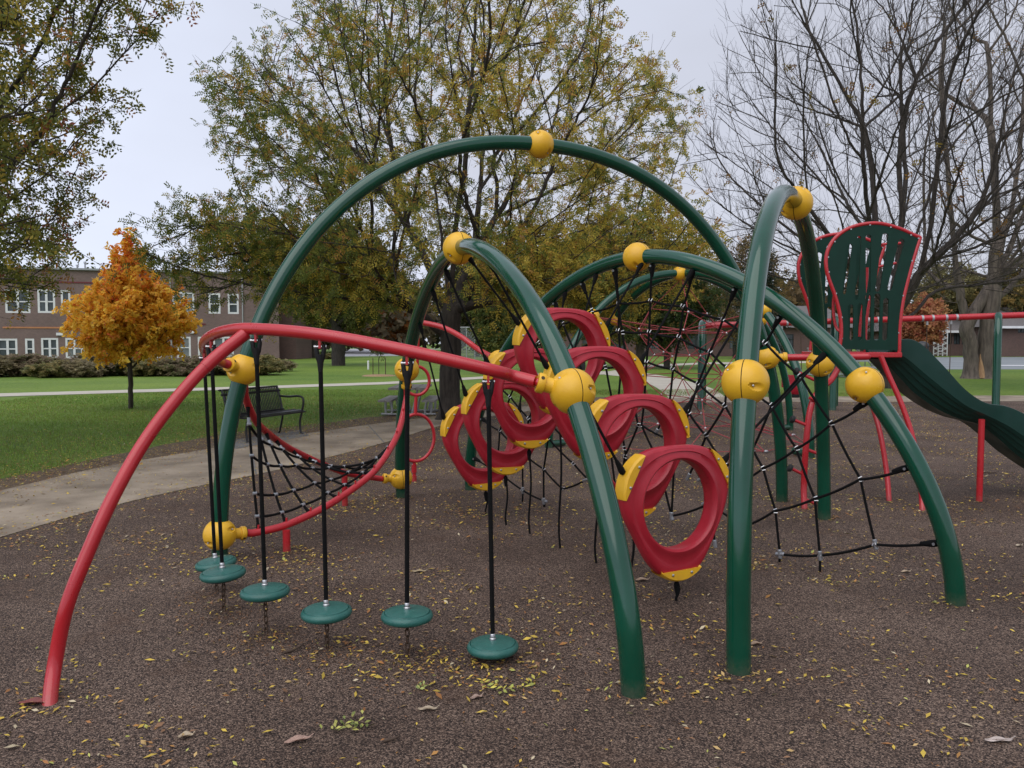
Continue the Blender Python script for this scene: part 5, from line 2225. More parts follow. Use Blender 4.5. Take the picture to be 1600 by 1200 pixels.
wins = [(-330, -290, 452, 487), (-240, -190, 452, 487), (-120, -75, 452, 487), (10, 49, 452, 489), (60.5, 88, 452, 489), (97, 112, 453, 489), (150, 180, 453, 489), (205, 232, 454, 489), (271, 305, 456, 489.5), (327, 345.5, 458, 490), (357, 374, 459, 490.5),
        (-300, -270, 529, 564), (-200, -165, 529, 564), (-110, -75, 529, 564), (-20, 27, 529, 564), (39, 53.5, 529, 564), (64, 91, 528, 564), (102, 129.5, 528, 564), (131, 140, 528, 564), (180, 200, 528, 563), (232, 252, 527, 562), (276, 298, 526, 562), (309, 322, 526, 562), (333, 365, 526, 561)]
HT = 7.75
holes, specs = [], []
for x0, x1, y0, y1 in wins:
    xm = (x0 + x1) / 2
    s0, s1 = fac(x0), fac(x1)
    z1, z0 = facz(xm, y0), max(facz(xm, y1), .25)
    holes.append([(s0, z0), (s1, z0), (s1, z1), (s0, z1)])
    specs.append((s0, s1, z0, z1))
mb = MB()
mb.plate([(0, -.1), (FL, -.1), (FL, HT), (0, HT)], holes, (FA, fu, (0, 0, 1), -fn_), .35)
mb.box(FA + fu * (FL - .175) - fn_ * 5.2 + [0, 0, HT / 2 - .05], (.35, 9.6, HT + .1), np.array([fu, -fn_, [0, 0, 1]]).T)
mb.build('wall', M['brick'], bs_, smooth=0)
for s0, s1, z0, z1 in specs:
    wf = MB()
    wd, ht = s1 - s0, z1 - z0
    ft = .16
    R_ = np.array([fu, fn_, [0, 0, 1]]).T

    def bx(sa, sb, za, zb, dep=.10, inset=.06):
        wf.box(FA + fu * (sa + sb) / 2 - fn_ * inset + [0, 0, (za + zb) / 2], (sb - sa, dep, zb - za), R_)
    bx(s0, s0 + ft, z0, z1)
    bx(s1 - ft, s1, z0, z1)
    bx(s0 + ft, s1 - ft, z0, z0 + ft)
    bx(s0 + ft, s1 - ft, z1 - ft, z1)
    nm_ = max(1, int(round(wd / .85)))
    for k in range(1, nm_):
        c = s0 + wd * k / nm_
        bx(c - .09, c + .09, z0 + ft, z1 - ft, .08, .062)
    zt = z0 + ht * .48
    bx(s0 + ft, s1 - ft, zt - .05, zt + .05, .06, .066)
    fo = wf.build('window', M['whitepaint'], bs_, smooth=0)
    pn = MB()
    pn.box(FA + fu * (s0 + s1) / 2 - fn_ * .14 + [0, 0, (z0 + z1) / 2], (wd - .02, .02, ht - .02), R_)
    pn.build('pane', M['glass'] if RNG.uniform() < .6 else M['blind'], fo, smooth=0)
rf = MB()
R_ = np.array([fu, fn_, [0, 0, 1]]).T
rf.box(FA + fu * FL / 2 - fn_ * 5 + [0, 0, HT + .06], (FL + .3, 10.5, .16), R_)
rf.build('roof_edge', mat('grey_metal_coping', (.30, .31, .32), .5, .3), bs_, smooth=0)
M['orangeband'] = mat('orange_brick_band', (.50, .22, .10), .8, var=(.44, .19, .09), scale=3)
M['redband'] = mat('dark_red_band', (.15, .03, .035), .8)
for x0, x1, y, m_ in ((5, 160, 512, 'orangeband'), (-220, -60, 512, 'orangeband'), (278, 322, 506.5, 'redband'), (20, 240, 441.5, 'redband'), (-200, -20, 441.5, 'redband')):
    b = MB()
    s0, s1 = fac(x0), fac(x1)
    zz = facz((x0 + x1) / 2, y)
    b.box(FA + fu * (s0 + s1) / 2 + fn_ * .01 + [0, 0, zz], (s1 - s0, .06, .13), R_)
    b.build('brick_band', M[m_], bs_, smooth=0)
for x, y in ((94, 522), (302, 519)):
    b = MB()
    b.box(FA + fu * fac(x) + fn_ * .09 + [0, 0, facz(x, y)], (.5, .18, .22), R_)
    b.build('wall_lamp', M['whitepaint'], bs_, smooth=0)

for x in (192, 268, 380, -62):
    b = MB()
    p = FA + fu * fac(x) + fn_ * .07
    b.tube([p + [0, 0, 0], p + [0, 0, HT - .1]], .055, 8)
    b.build('downpipe', M['steelgrey'], bs_)
for x, h_, dpt in ((112, .6, 3), (124, .9, 3.2)):
    b = MB()
    p = FA + fu * fac(x) - fn_ * dpt + [0, 0, HT + .1]
    b.lathe([(.07, 0), (.07, h_ * .8), (.12, h_ * .82), (.11, h_)], p, (0, 0, 1), 12)
    b.build('roof_vent', M['steelgrey'], bs_)

# recessed link block behind the school corner and a pale pole
lk = at(444, 562, 76)
lb = thing('link_block', 'dark recessed block behind the brown brick school corner', 'building', (lk[0], 78, 0))
mb = MB()
mb.box((lk[0] + .2, 79, 3.4), (1.9, 6, 6.9))
mb.build('wall', M['darkbrick'], lb, smooth=0)
mb = MB()
mb.box((lk[0] + .2, 79, 6.93), (2.1, 6.2, .14))
mb.build('roof_edge', M['steelgrey'], lb, smooth=0)
pp_ = gnd(451, 560)
po = thing('concrete_pole', 'tall pale concrete pole at the right end of the brick school', 'pole', pp_)
MB().tube([pp_ - [0, 0, .2], pp_ + [0, 0, 7.2]], [.24, .20], 12).build('shaft', M['concretepole'], po)
MB().lathe([(.22, 0), (.24, .03), (.24, .10), (.05, .16)], pp_ + [0, 0, 7.2], (0, 0, 1), 12).build('cap', M['concretepole'], po)


# ------------------------------------------------------------------ low buildings at the back
def low_building(name, label, x0, x1, Y, wall_top, ridge, wallm, roofm, depth=9, windows=(), fascia=True, doors=()):
    X0, X1 = at(x0, 535, Y)[0], at(x1, 535, Y)[0]
    zt = at(800, wall_top, Y)[2]
    zr = at(800, ridge, Y + depth / 2)[2]
    t = thing(name, label, 'building', ((X0 + X1) / 2, Y, 0))
    hs_, sp2 = [], []
    for a, b, c, d in windows:
        xa, xb = at(a, 535, Y)[0], at(b, 535, Y)[0]
        z1, z0 = at(800, c, Y)[2], max(.1, at(800, d, Y)[2])
        hs_.append([(xa, z0), (xb, z0), (xb, z1), (xa, z1)])
        sp2.append((xa, xb, z0, z1))
    mb = MB()
    mb.plate([(X0, -.1), (X1, -.1), (X1, zt), (X0, zt)], hs_, ((0, Y, 0), (1, 0, 0), (0, 0, 1), (0, 1, 0)), .3)
    mb.box(((X0 + X1) / 2, Y + depth, zt / 2 - .05), (X1 - X0, .3, zt + .1))
    for x in (X0 + .15, X1 - .15):
        mb.box((x, Y + depth / 2 + .075, zt / 2 - .05), (.3, depth - .46, zt + .1))
    mb.build('wall', wallm, t, smooth=0)
    rf = MB()
    e = .7
    y0, y1, ym = Y - e, Y + depth + e, Y + depth / 2
    V = [(X0 - e, y0, zt + .004), (X1 + e, y0, zt + .004), (X1 + e, y1, zt + .004), (X0 - e, y1, zt + .004), (X0 + 1.5, ym, zr), (X1 - 1.5, ym, zr)]
    rf.add(V, [(0, 1, 5, 4), (2, 3, 4, 5), (1, 2, 5), (3, 0, 4), (3, 2, 1, 0)])
    rf.build('roof', roofm, t, smooth=0)
    if fascia:
        f = MB()
        f.box(((X0 + X1) / 2, y0 - .05, zt - .10), (X1 - X0 + 2 * e, .08, .26))
        f.build('fascia', M['whitepaint'], t, smooth=0)
    for xa, xb, z0, z1 in sp2:
        w_ = MB()
        for (a, b, c, d) in ((xa, xa + .07, z0, z1), (xb - .07, xb, z0, z1), (xa + .07, xb - .07, z0, z0 + .07), (xa + .07, xb - .07, z1 - .07, z1), ((xa + xb) / 2 - .04, (xa + xb) / 2 + .04, z0 + .07, z1 - .07)):
            w_.box(((a + b) / 2, Y + .06, (c + d) / 2), (b - a, .06, d - c))
        wo = w_.build('window', M['blacksteel'], t, smooth=0)
        p = MB()
        p.box(((xa + xb) / 2, Y + .14, (z0 + z1) / 2), (xb - xa - .02, .02, z1 - z0 - .02))
        p.build('pane', M['glass'], wo, smooth=0)
    return t


rb = low_building('low_school_wing', 'low dark brick wing with a white fascia and lattice porch beyond the court', 1396, 1518, 96, 517, 488, M['darkbrick'], M['roofgrey'], windows=[(1404, 1414, 522, 543), (1428, 1440, 523, 546), (1479, 1487, 521, 538), (1490, 1500, 521, 538), (1503, 1512, 521, 538)])
lat = MB()
xa, xb = at(1459, 535, 94)[0], at(1480, 535, 94)[0]
zb_, zt_ = 0, at(800, 502, 94)[2]
for x in np.linspace(xa, xb, 4):
    lat.box((x, 94, zt_ / 2), (.10, .10, zt_))
for z in np.linspace(.25, zt_, 7):
    lat.box(((xa + xb) / 2, 94.09, z), (xb - xa, .06, .08))
for k in range(6):
    z0, z1 = .25 + (zt_ - .3) * k / 6, .25 + (zt_ - .3) * (k + 1) / 6
    lat.tube([(xa, 93.93, z0), (xb, 93.93, z1)], .03, 4)
    lat.tube([(xb, 93.93, z0), (xa, 93.93, z1)], .03, 4)
lat.build('porch_lattice', M['whitepaint'], rb, smooth=0)
gw = MB()
xg = at(1452, 535, 95.5)[0]
gw.plate([(xg - 2.2, at(800, 517, 95.5)[2]), (xg + .9, at(800, 517, 95.5)[2]), (xg + .5, at(800, 503, 95.5)[2]), (xg - .4, at(800, 503, 95.5)[2])], [], ((0, 95.2, 0), (1, 0, 0), (0, 0, 1), (0, 1, 0)), .15)
gw.build('gable_end', M['whitepaint'], rb, smooth=0)
sg = MB()
p = at(1450, 527, 95.9)
sg.box(p, (.45, .08, 1.5))
sg.build('door_sign', mat('lilac_sign', (.42, .36, .75), .5), rb, smooth=0)
low_building('brick_house', 'reddish brick house at the right edge behind the olive tree', 1562, 1690, 90, 510, 480, M['darkbrick'], M['roofgrey'], windows=[(1590, 1602, 512, 520), (1640, 1655, 512, 530)])
low_building('long_low_building', 'long dark low building with a grey roof behind the red net dome', 880, 1330, 92, 512, 478, M['darkbrick'], M['roofgrey'], windows=[(910, 930, 522, 545), (950, 975, 522, 545), (1010, 1030, 522, 545), (1075, 1100, 522, 545), (1140, 1160, 522, 545), (1215, 1240, 522, 545)], fascia=False)

# ------------------------------------------------------------------ small things on the lawn
tr0 = gnd(459, 549)
tl = thing('white_trailer', 'small white box trailer parked past the brick school corner', 'trailer', tr0)
mb = MB()
mb.box(tr0 + [0, 1.2, 1.35], (1.9, 3.6, 1.7))
bo = mb.build('body', M['whitepaint'], tl, smooth=0)
bv = bo.modifiers.new('bevel', 'BEVEL')
bv.width = .06
bv.segments = 2
for s in (-1, 1):
    MB().lathe([(.30, -.1), (.33, -.06), (.33, .06), (.30, .1)], tr0 + [s * .88, .6, .33], (1, 0, 0), 16).build('wheel', M['underside'], tl)
mb = MB()
mb.tube([tr0 + [0, -.6, .5], tr0 + [0, -1.5, .45]], .05, 8)
mb.build('drawbar', M['steelgrey'], tl)
wp = gnd(575.5, 577.5)
t = thing('marker_post', 'short white marker post on the lawn near the staked sapling', 'post', wp)
MB().lathe([(.055, 0), (.055, .46), (.062, .46), (.062, .50), (.02, .53)], wp, (0, 0, 1), 12).build('shaft', M['whitepaint'], t)
yp = gnd(479, 547)
t = thing('yellow_post', 'thin yellow post standing beside the white trailer', 'post', yp)
MB().lathe([(.13, 0), (.13, 1.75), (.08, 1.85), (.02, 1.88)], yp, (0, 0, 1), 12).build('shaft', M['yellow'], t)
sp0 = gnd(592, 587)
sap = leafy_tree('sapling', 'thin staked sapling with few leaves on a tan mulch ring', sp0, .8, (.02, 0, 1.35), (.35, .3, .5), 40, .018, .25, 4, 5, 5, (.09, .05), [(.06, .08, .02), (.12, .11, .03)], (1, 1), M['darkbark'], seed=33, holes=.1, tip=.004, twig_r=.004)
for dx in (-.28, .32):
    MB().tube([sp0 + [dx, 0, -.1], sp0 + [dx, 0, .85]], .02, 8).build('stake', M['twig'], sap)
mb = MB()
mb.lathe([(.85, -.02), (.7, .03), (.35, .06), (.02, .07)], sp0, (0, 0, 1), 24)
mb.build('mulch_ring', mat('tan_mulch', (.26, .15, .08), .9, var=(.36, .24, .13), scale=14, bump=.6, bscale=30), sap)
# bleachers
blp = gnd(1345, 589)
bl_t = thing('bleachers', 'dull aluminium bleachers on the lawn behind the red tower legs', 'bleachers', blp)
for k in range(4):
    mb = MB()
    mb.box(blp + [0, .7 * k, .42 + .30 * k], (3.4, .28, .05))
    mb.box(blp + [0, .7 * k - .32, .15 + .30 * k], (3.4, .28, .04))
    mb.build('seat_row', M['steelgrey'], bl_t, smooth=0)
for x in np.linspace(-1.6, 1.6, 5):
    mb = MB()
    mb.tube([blp + [x, -.4, 0], blp + [x, 2.3, 0.03]], .03, 6)
    mb.tube([blp + [x, 2.3, 0], blp + [x, 2.3, 1.32]], .03, 6)
    mb.tube([blp + [x, -.3, .05], blp + [x, 2.3, 1.28]], .03, 6)
    for k in range(4):
        mb.tube([blp + [x, .7 * k, 0.02], blp + [x, .7 * k, .40 + .3 * k]], .025, 6)
    mb.build('support_frame', M['steelgrey'], bl_t)
tbn = gnd(1441, 562)
t = thing('litter_bin', 'dark domed litter bin beside the court behind the slide', 'litter bin', tbn)
MB().lathe([(.50, 0), (.55, .1), (.55, 1.2), (.5, 1.22)], tbn, (0, 0, 1), 20).build('bin_body', M['blacksteel'], t)
MB().lathe([(.57, 1.22), (.55, 1.4), (.42, 1.58), (.2, 1.68), (.02, 1.70)], tbn, (0, 0, 1), 20).build('lid', M['blacksteel'], t)
# backstop fence
fx0, fx1 = gnd(716, 562), gnd(768, 562)
t = thing('chain_link_fence', 'grey chain link backstop fence behind the big trunk', 'fence', (fx0 + fx1) / 2)
fh = 3.0
for k in range(5):
    p = fx0 + (fx1 - fx0) * k / 4
    MB().tube([p, p + [0, 0, fh]], .04, 8).build('post', M['steelgrey'], t)
mb = MB()
Lf = np.linalg.norm(fx1 - fx0)
nd = 26
for k in range(-12, nd):
    for s in (1, -1):
        a0 = k / nd
        a1 = a0 + .46
        z0, z1 = 0, fh
        if s < 0: z0, z1 = fh, 0
        q0, q1 = max(a0, 0), min(a1, 1)
        if q1 <= q0: continue
        za, zb2 = z0 + (z1 - z0) * (q0 - a0) / .46, z0 + (z1 - z0) * (q1 - a0) / .46
        mb.tube([fx0 + (fx1 - fx0) * q0 + [0, .03 * s, za], fx0 + (fx1 - fx0) * q1 + [0, .03 * s, zb2]], .012, 4)
mb.tube([fx0 + [0, 0, fh], fx1 + [0, 0, fh]], .035, 8)
mb.build('wire_mesh', M['steelgrey'], t)

# ------------------------------------------------------------------ grass blades on the near lawn
gp = RNG.uniform([-14, 7.5], [14, 27], (400000, 2))
gp = np.concatenate([gp, np.zeros((len(gp), 1))], 1)
s_ = proj(gp)
edge = np.interp(s_[:, 0], [p[0] for p in smooth_px([(-700, 905), (-300, 815), (0, 748), (150, 716), (300, 686), (390, 672), (475, 664), (575, 652), (675, 640), (730, 634), (800, 629), (900, 622), (1000, 618), (1700, 614)])],
                 [p[1] for p in smooth_px([(-700, 905), (-300, 815), (0, 748), (150, 716), (300, 686), (390, 672), (475, 664), (575, 652), (675, 640), (730, 634), (800, 629), (900, 622), (1000, 618), (1700, 614)])])
okk = (s_[:, 0] > -60) & (s_[:, 0] < 1650) & (s_[:, 1] < edge + RNG.normal(size=len(edge)) * 3 + (smooth_noise(gp, 2.2, 71) - .6) * 14) & ~((s_[:, 1] < 621) & (s_[:, 1] > 590 + np.clip((700 - s_[:, 0]) / 700 * 22, -10, 24)) & (s_[:, 1] < 621 - s_[:, 0] * .03) & (s_[:, 1] > 612 - s_[:, 0] * .03))
gp = gp[okk][:130000]
h_ = RNG.uniform(.025, .065, len(gp))
d_ = RNG.normal(size=(len(gp), 3)) * .35 + [0, 0, 1]
gp[:, 2] = -.012 + h_ * .42
gv = smooth_noise(gp, .7, 51)[:, None]
gc = (np.array([.12, .225, .038]) * gv + np.array([.24, .35, .066]) * (1 - gv)) * RNG.uniform(.6, 1.4, (len(gp), 1))
dry = RNG.uniform(size=len(gp)) < .05 + .22 * np.clip(smooth_noise(gp, 1.2, 81) - .35, 0, 1) + .25 * np.clip(1 - (np.interp(proj(gp)[:, 0], far_px[:, 0], far_px[:, 1]) - proj(gp)[:, 1]) / 70, 0, 1)
gc[dry] = np.array([.30, .22, .09]) * RNG.uniform(.55, 1.15, (int(dry.sum()), 1))
gr = quadcloud('grass', gp, d_, RNG.normal(size=(len(gp), 3)), h_, .008, gc, M['blade'])
tag(gr, 'short mown green grass blades on the lawn beyond the path', 'grass', kind='stuff')

# ------------------------------------------------------------------ fallen leaves
PAL = np.array([(.62, .44, .07), (.52, .36, .06), (.45, .30, .12), (.34, .15, .05), (.42, .21, .06), (.24, .13, .07), (.55, .46, .30), (.42, .42, .10)])
PW = np.array([.24, .2, .13, .11, .12, .1, .05, .05])


def scatter(n, region_px, size, clump=None, seed=0, zoff=.006, tone=1.):
    """leaf positions: uniform on the ground inside a picture-independent world box, thinned by lumps"""
    r = np.random.default_rng(seed)
    P = np.zeros((n, 3))
    P[:, 0] = r.uniform(region_px[0], region_px[1], n)
    P[:, 1] = r.uniform(region_px[2], region_px[3], n)
    return P


LP = []
pts = scatter(210000, (-7, 11, 1.6, 22), None, seed=3)
inn = inpoly(pts[:, :2], RUBBER)
nse = smooth_noise(pts, 2.3, 61) * .6 + smooth_noise(pts, 6.0, 62) * .4
pts = pts[inn & (RNG.uniform(size=len(pts)) < np.clip((nse - .30) * 1.5, .07, 1) * .8)]
LP.append(pts)
# heaps around the anchors and posts
heaps = [(gnd(770, 1045), .34, 170), (gnd(640, 1040), .30, 170), (gnd(510, 1022), .25, 80), (gnd(416, 1000), .24, 60), (gnd(345, 950), .3, 50), (gnd(460, 880), .35, 130), (gnd(560, 790), .5, 140), (gnd(760, 800), .4, 80), (gnd(1170, 880), .25, 120), (gnd(1290, 905), .25, 60), (gnd(1000, 925), .3, 50), (gnd(1265, 800), .4, 90), (gnd(790, 1070), .5, 60), (gnd(300, 850), .8, 90), (gnd(1240, 700), .6, 80)]
for c, s, n in heaps:
    q = np.zeros((n, 3))
    q[:, :2] = c[:2] + RNG.normal(size=(n, 2)) * s * .5
    LP.append(q)
# drift along the path edges, on the soil verge and the grass beyond
for base_l, sg, n in ((near_px, .22, 2600), (far_px, .34, 4200), (smooth_px([(-300, 825), (0, 757), (150, 724), (300, 695), (390, 680), (475, 670), (575, 657), (675, 645), (730, 639), (800, 633), (900, 625)]), .55, 9000)):
    idx = RNG.integers(0, len(base_l), n * 2)
    q = np.array([gnd(base_l[i][0] + RNG.uniform(-30, 30), base_l[i][1]) for i in idx])
    q[:, :2] += RNG.normal(size=(len(q), 2)) * sg
    q = q[(np.abs(q[:, 0]) < 12)][:n]
    LP.append(q)
q = scatter(14000, (-13, 4, 9, 24), None, seed=8)
sq = proj(q)
q = q[(sq[:, 1] < np.interp(sq[:, 0], far_px[:, 0], far_px[:, 1])) & (smooth_noise(q, .8, 66) > .35)]
q[:, 2] = .038
LP.append(q)
q = scatter(2500, (-7, 3, 6.5, 15), None, seed=9)
LP.append(q)
posts_ = [gnd(993, 1085), gnd(1155, 1050), gnd(1497, 942), gnd(1287, 810), gnd(1222, 780), gnd(345, 873), gnd(625, 778), gnd(735, 765), gnd(78, 1099), gnd(448, 861), gnd(539, 790), gnd(1389, 782), gnd(1440, 797), gnd(1530, 783), gnd(1257, 795), gnd(647, 752)]
for c in posts_:
    a_ = RNG.uniform(0, 2 * PI, 46)
    q = np.zeros((46, 3))
    q[:, 0] = c[0] + np.cos(a_) * (.062 + np.abs(RNG.normal(size=46)) * .09)
    q[:, 1] = c[1] + np.sin(a_) * (.062 + np.abs(RNG.normal(size=46)) * .09)
    LP.append(q)
ncr = sum(len(a) for a in LP)
for c, s in [(gnd(770, 1040), .42), (gnd(637, 1035), .40), (gnd(510, 1022), .30), (gnd(415, 1000), .26), (gnd(351, 965), .28), (gnd(337, 930), .28), (gnd(560, 795), .5), (gnd(1170, 885), .3), (gnd(450, 875), .35), (gnd(680, 700), .6), (gnd(1250, 790), .3)]:
    q = np.zeros((420, 3))
    q[:, :2] = c[:2] + RNG.normal(size=(420, 2)) * s * .5
    LP.append(q)
LPn = np.concatenate(LP)
n = len(LPn)
LPn[:, 2] += RNG.uniform(.006, .014, n)
ang = RNG.uniform(0, 2 * PI, n)
D_ = np.stack([np.cos(ang), np.sin(ang), RNG.normal(size=n) * .22], 1)
Nn_ = np.stack([RNG.normal(size=n) * .3, RNG.normal(size=n) * .3, np.ones(n)], 1)
kc = RNG.choice(len(PAL), n, p=PW / PW.sum())
lc_ = PAL[kc] * RNG.uniform(.65, 1.2, (n, 1))
ll = RNG.uniform(.015, .036, n)
big_ = RNG.uniform(size=n) < .06
ll[big_] *= 1.7
m_ = n - ncr
lc_[ncr:] = np.array([(.15, .07, .035), (.20, .09, .04), (.10, .055, .03), (.26, .13, .06)])[RNG.integers(0, 4, m_)] * RNG.uniform(.7, 1.2, (m_, 1))
ll[ncr:] = RNG.uniform(.006, .018, m_)
fl_ = quadcloud('fallen_leaves', LPn, D_, Nn_, ll, ll * RNG.uniform(.30, .48, n), lc_, M['drop'], fold=.12)
tag(fl_, 'small yellow and brown fallen leaflets scattered over rubber, path and grass', 'leaves', kind='stuff')


# larger single leaves
def single_leaf(label, px, py, L, W, col, ang, curl=.25):
    p = gnd(px, py)
    mb = MB()
    n1, n2 = 12, 6
    V, F = [], []
    for i in range(n1 + 1):
        t_ = i / n1
        w_ = W * math.sin(PI * min(1, t_ * .96 + .02)) ** .7 / 2
        for j in range(n2 + 1):
            s = (j / n2 - .5) * 2
            x, y = (t_ - .5) * L, s * w_
            z = .008 + curl * (abs(s) ** 2) * w_ + curl * .25 * L * (t_ - .5) ** 2 + .003 * math.sin(9 * t_ + 3 * s)
            V.append((p[0] + x * math.cos(ang) - y * math.sin(ang), p[1] + x * math.sin(ang) + y * math.cos(ang), z))
    for i in range(n1):
        for j in range(n2):
            a = i * (n2 + 1) + j
            F.append((a, a + 1, a + n2 + 2, a + n2 + 1))
    mb.add(V, F)
    mb.tube([(p[0] + math.cos(ang) * L * s, p[1] + math.sin(ang) * L * s, .012 + .01 * (s > .5)) for s in (-.5, .0, .45, .62)], .0022, 5)
    o = mb.build('fallen_leaf', mat('dry_leaf', col, .6, var=tuple(c * .65 for c in col), scale=30, bump=.4, bscale=80), None, origin=(p[0], p[1], 0))
    tag(o, label, 'leaf', 'larger single leaves lying on the rubber')


single_leaf('pale pinkish dry leaf left of the green leafy sprig, near the bottom edge', 465, 1160, .105, .042, (.42, .27, .21), .5, .5)
single_leaf('pale curled beige leaf near the bottom, below the leaning red leg foot area', 290, 1153, .06, .04, (.48, .38, .26), .4, .5)
single_leaf('long pale grey pink leaf lying in the lower right corner', 1560, 1159, .115, .034, (.55, .46, .41), .05, .2)
single_leaf('pale tan leaf between the nearest disc and the leafy sprig', 668, 1110, .085, .03, (.45, .36, .25), .1, .3)
single_leaf('small pale brown leaf left of the drooping yellow frond', 744, 1092, .06, .03, (.40, .28, .22), .5, .4)
single_leaf('reddish brown leaf pressed against the foot of the leaning red leg', 52, 1101, .12, .05, (.22, .055, .045), .15, .5)
single_leaf('tan leaf lying right of the vertical green post foot', 1181, 1008, .07, .035, (.36, .25, .17), .2, .4)
single_leaf('pale leaf on the rubber to the right of the black net', 1415, 895, .075, .035, (.50, .38, .26), .2, .4)
single_leaf('pale leaf at the right edge, highest of the single leaves', 1592, 854, .06, .035, (.50, .41, .30), .2, .4)
single_leaf('flat pale tan leaf between the third disc and the hanging rope of the rings', 655, 894, .10, .04, (.46, .36, .22), .1, .2)
single_leaf('curled tan leaf under the second nearest red ring', 1003, 908, .09, .05, (.42, .30, .21), .15, .4)


def frond(name, label, pts_px, n, L, W, cols, seed, bunch=0):
    p0 = gnd(*pts_px[len(pts_px) // 2])
    t = thing(name, label, 'leaf sprig', (p0[0], p0[1], 0))
    r = np.random.default_rng(seed)
    path = spline([gnd(*q) + [0, 0, .012] for q in pts_px], 10)
    MB().tube(path, .0016, 5).build('stalk', M['twig'], t)
    C_, D_, N_, K_ = [], [], [], []
    for i in range(n):
        for s in (-1, 1):
            f = along(path, .08 + .9 * i / n)
            tan = unit(along(path, min(1, .1 + .9 * i / n)) - along(path, .05 + .85 * i / n))
            sd = np.cross(tan, [0, 0, 1]) * s
            d = unit(sd * .85 + tan * .5 + np.array([0, 0, r.uniform(-.1, .5)]))
            l_ = L * r.uniform(.75, 1.15)
            C_.append(f + d * l_ * .55 + (r.normal(size=3) * bunch * [1, 1, .4]))
            D_.append(d)
            N_.append(r.normal(size=3) * .4 + [0, 0, 1])
            K_.append(np.array(cols[r.integers(len(cols))]) * r.uniform(.7, 1.2))
    C_ = np.array(C_)
    C_[:, 2] = np.maximum(C_[:, 2], .012)
    quadcloud('leaflets', C_, np.array(D_), np.array(N_), L, W, np.array(K_), M['drop'], t, fold=.15)


frond('leaf_sprig', 'drooping yellow green compound leaf lying in front of the nearest disc', [(752, 1066), (768, 1080), (795, 1081), (820, 1076), (842, 1060)], 11, .036, .015, [(.42, .40, .07), (.36, .38, .08), (.50, .44, .08)], 4)
frond('leaf_sprig', 'bunched green leafy sprig on the rubber near the bottom edge', [(520, 1148), (540, 1138), (556, 1132), (575, 1135)], 16, .032, .014, [(.16, .19, .05), (.30, .32, .08), (.40, .38, .10)], 6, bunch=.022)
frond('leaf_sprig', 'tiny green leaf cluster on the rubber right of the leafy sprig', [(655, 1080), (660, 1076), (668, 1074)], 6, .026, .012, [(.24, .30, .09), (.34, .36, .10)], 7, bunch=.008)


def stick(label, pts, r):
    p0 = gnd(*pts[0])
    mb = MB()
    q = spline([gnd(a, b) + [0, 0, r + .004 * i % .01] for i, (a, b) in enumerate(pts)], 6)
    mb.tube(q, np.linspace(r, r * .5, len(q)), 7)
    o = mb.build('twig', M['twig'], None, origin=(p0[0], p0[1], 0))
    tag(o, label, 'twig', 'dark twigs lying on the rubber')


stick('dark forked looking twig near the chain of the middle hanging disc', [(443, 1022), (458, 1019), (470, 1014), (474, 1008)], .008)
stick('short brown twig in front of the steep green post foot', [(1122, 1062), (1140, 1066), (1152, 1068)], .005)
stick('thin brown twig right of the bunched green sprig', [(600, 1160), (614, 1158), (624, 1155)], .006)
stick('thin stick on the rubber behind the slide post', [(1530, 738), (1548, 740), (1560, 739)], .008)

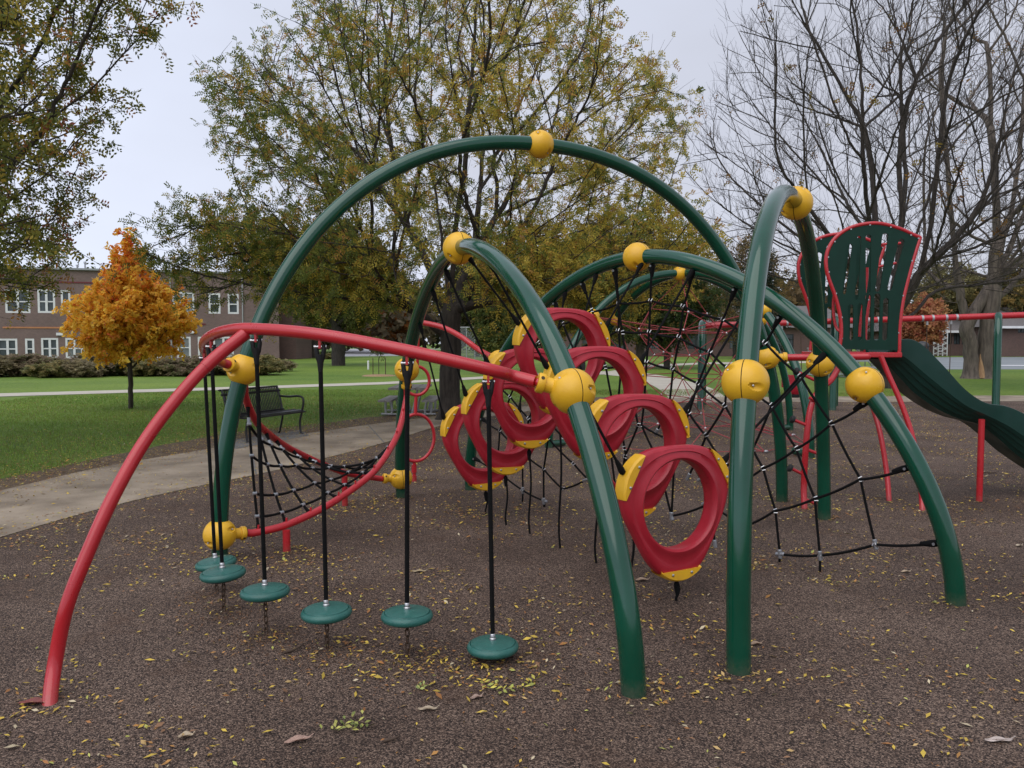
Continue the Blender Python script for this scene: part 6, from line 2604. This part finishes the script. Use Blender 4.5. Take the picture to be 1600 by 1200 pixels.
# ------------------------------------------------------------------ sky and light
w = bpy.data.worlds.new('World')
SC.world = w
w.use_nodes = True
nt = w.node_tree
N, L = nt.nodes, nt.links
bg = N['Background']
SUN_EL, SUN_ROT = math.radians(56), math.radians(205)
sky = N.new('ShaderNodeTexSky')
sky.sky_type = 'NISHITA'
sky.sun_disc = False
sky.sun_elevation = SUN_EL
sky.sun_rotation = SUN_ROT
hs = N.new('ShaderNodeHueSaturation')
hs.inputs['Saturation'].default_value = .25
L.new(sky.outputs['Color'], hs.inputs['Color'])
tc = N.new('ShaderNodeTexCoord')
nz = N.new('ShaderNodeTexNoise')
nz.inputs['Scale'].default_value = 1.6
nz.inputs['Detail'].default_value = 5
mp = N.new('ShaderNodeMapping')
mp.inputs['Scale'].default_value = (1, 1, 2.2)
L.new(tc.outputs['Generated'], mp.inputs['Vector'])
L.new(mp.outputs['Vector'], nz.inputs['Vector'])
sx = N.new('ShaderNodeSeparateXYZ')
L.new(tc.outputs['Generated'], sx.inputs['Vector'])
ma = N.new('ShaderNodeMath')
ma.operation = 'MULTIPLY_ADD'
ma.inputs[1].default_value = .55
L.new(sx.outputs['X'], ma.inputs[0])
L.new(nz.outputs['Fac'], ma.inputs[2])
cr = N.new('ShaderNodeValToRGB')
cr.color_ramp.elements[0].position = .22
cr.color_ramp.elements[0].color = (.515, .555, .67, 1)
cr.color_ramp.elements[1].position = .78
cr.color_ramp.elements[1].color = (.375, .39, .455, 1)
L.new(ma.outputs['Value'], cr.inputs['Fac'])
sc10 = N.new('ShaderNodeVectorMath')
sc10.operation = 'SCALE'
sc10.inputs['Scale'].default_value = 10
L.new(cr.outputs['Color'], sc10.inputs[0])
mx = N.new('ShaderNodeMixRGB')
mx.inputs['Fac'].default_value = .9
L.new(hs.outputs['Color'], mx.inputs['Color1'])
L.new(sc10.outputs['Vector'], mx.inputs['Color2'])
L.new(mx.outputs['Color'], bg.inputs['Color'])
bg.inputs['Strength'].default_value = .1

sun = bpy.data.objects.new('sun', bpy.data.lights.new('sun', 'SUN'))
COL.objects.link(sun)
sun.data.energy = 1.1
sun.data.angle = math.radians(75)
sun.data.color = (1, .97, .93)
az = SUN_ROT
dirv = Vector((math.sin(az) * math.cos(SUN_EL), math.cos(az) * math.cos(SUN_EL), math.sin(SUN_EL)))
sun.rotation_euler = dirv.to_track_quat('Z', 'Y').to_euler()

SC.view_settings.view_transform = 'Standard'
SC.view_settings.look = 'None'
SC.view_settings.exposure = .68
SC.view_settings.gamma = 1
SC.cycles.max_bounces = 6
SC.cycles.diffuse_bounces = 3
SC.cycles.glossy_bounces = 3
SC.cycles.transmission_bounces = 3
SC.cycles.transparent_max_bounces = 4
SC.cycles.use_denoising = True
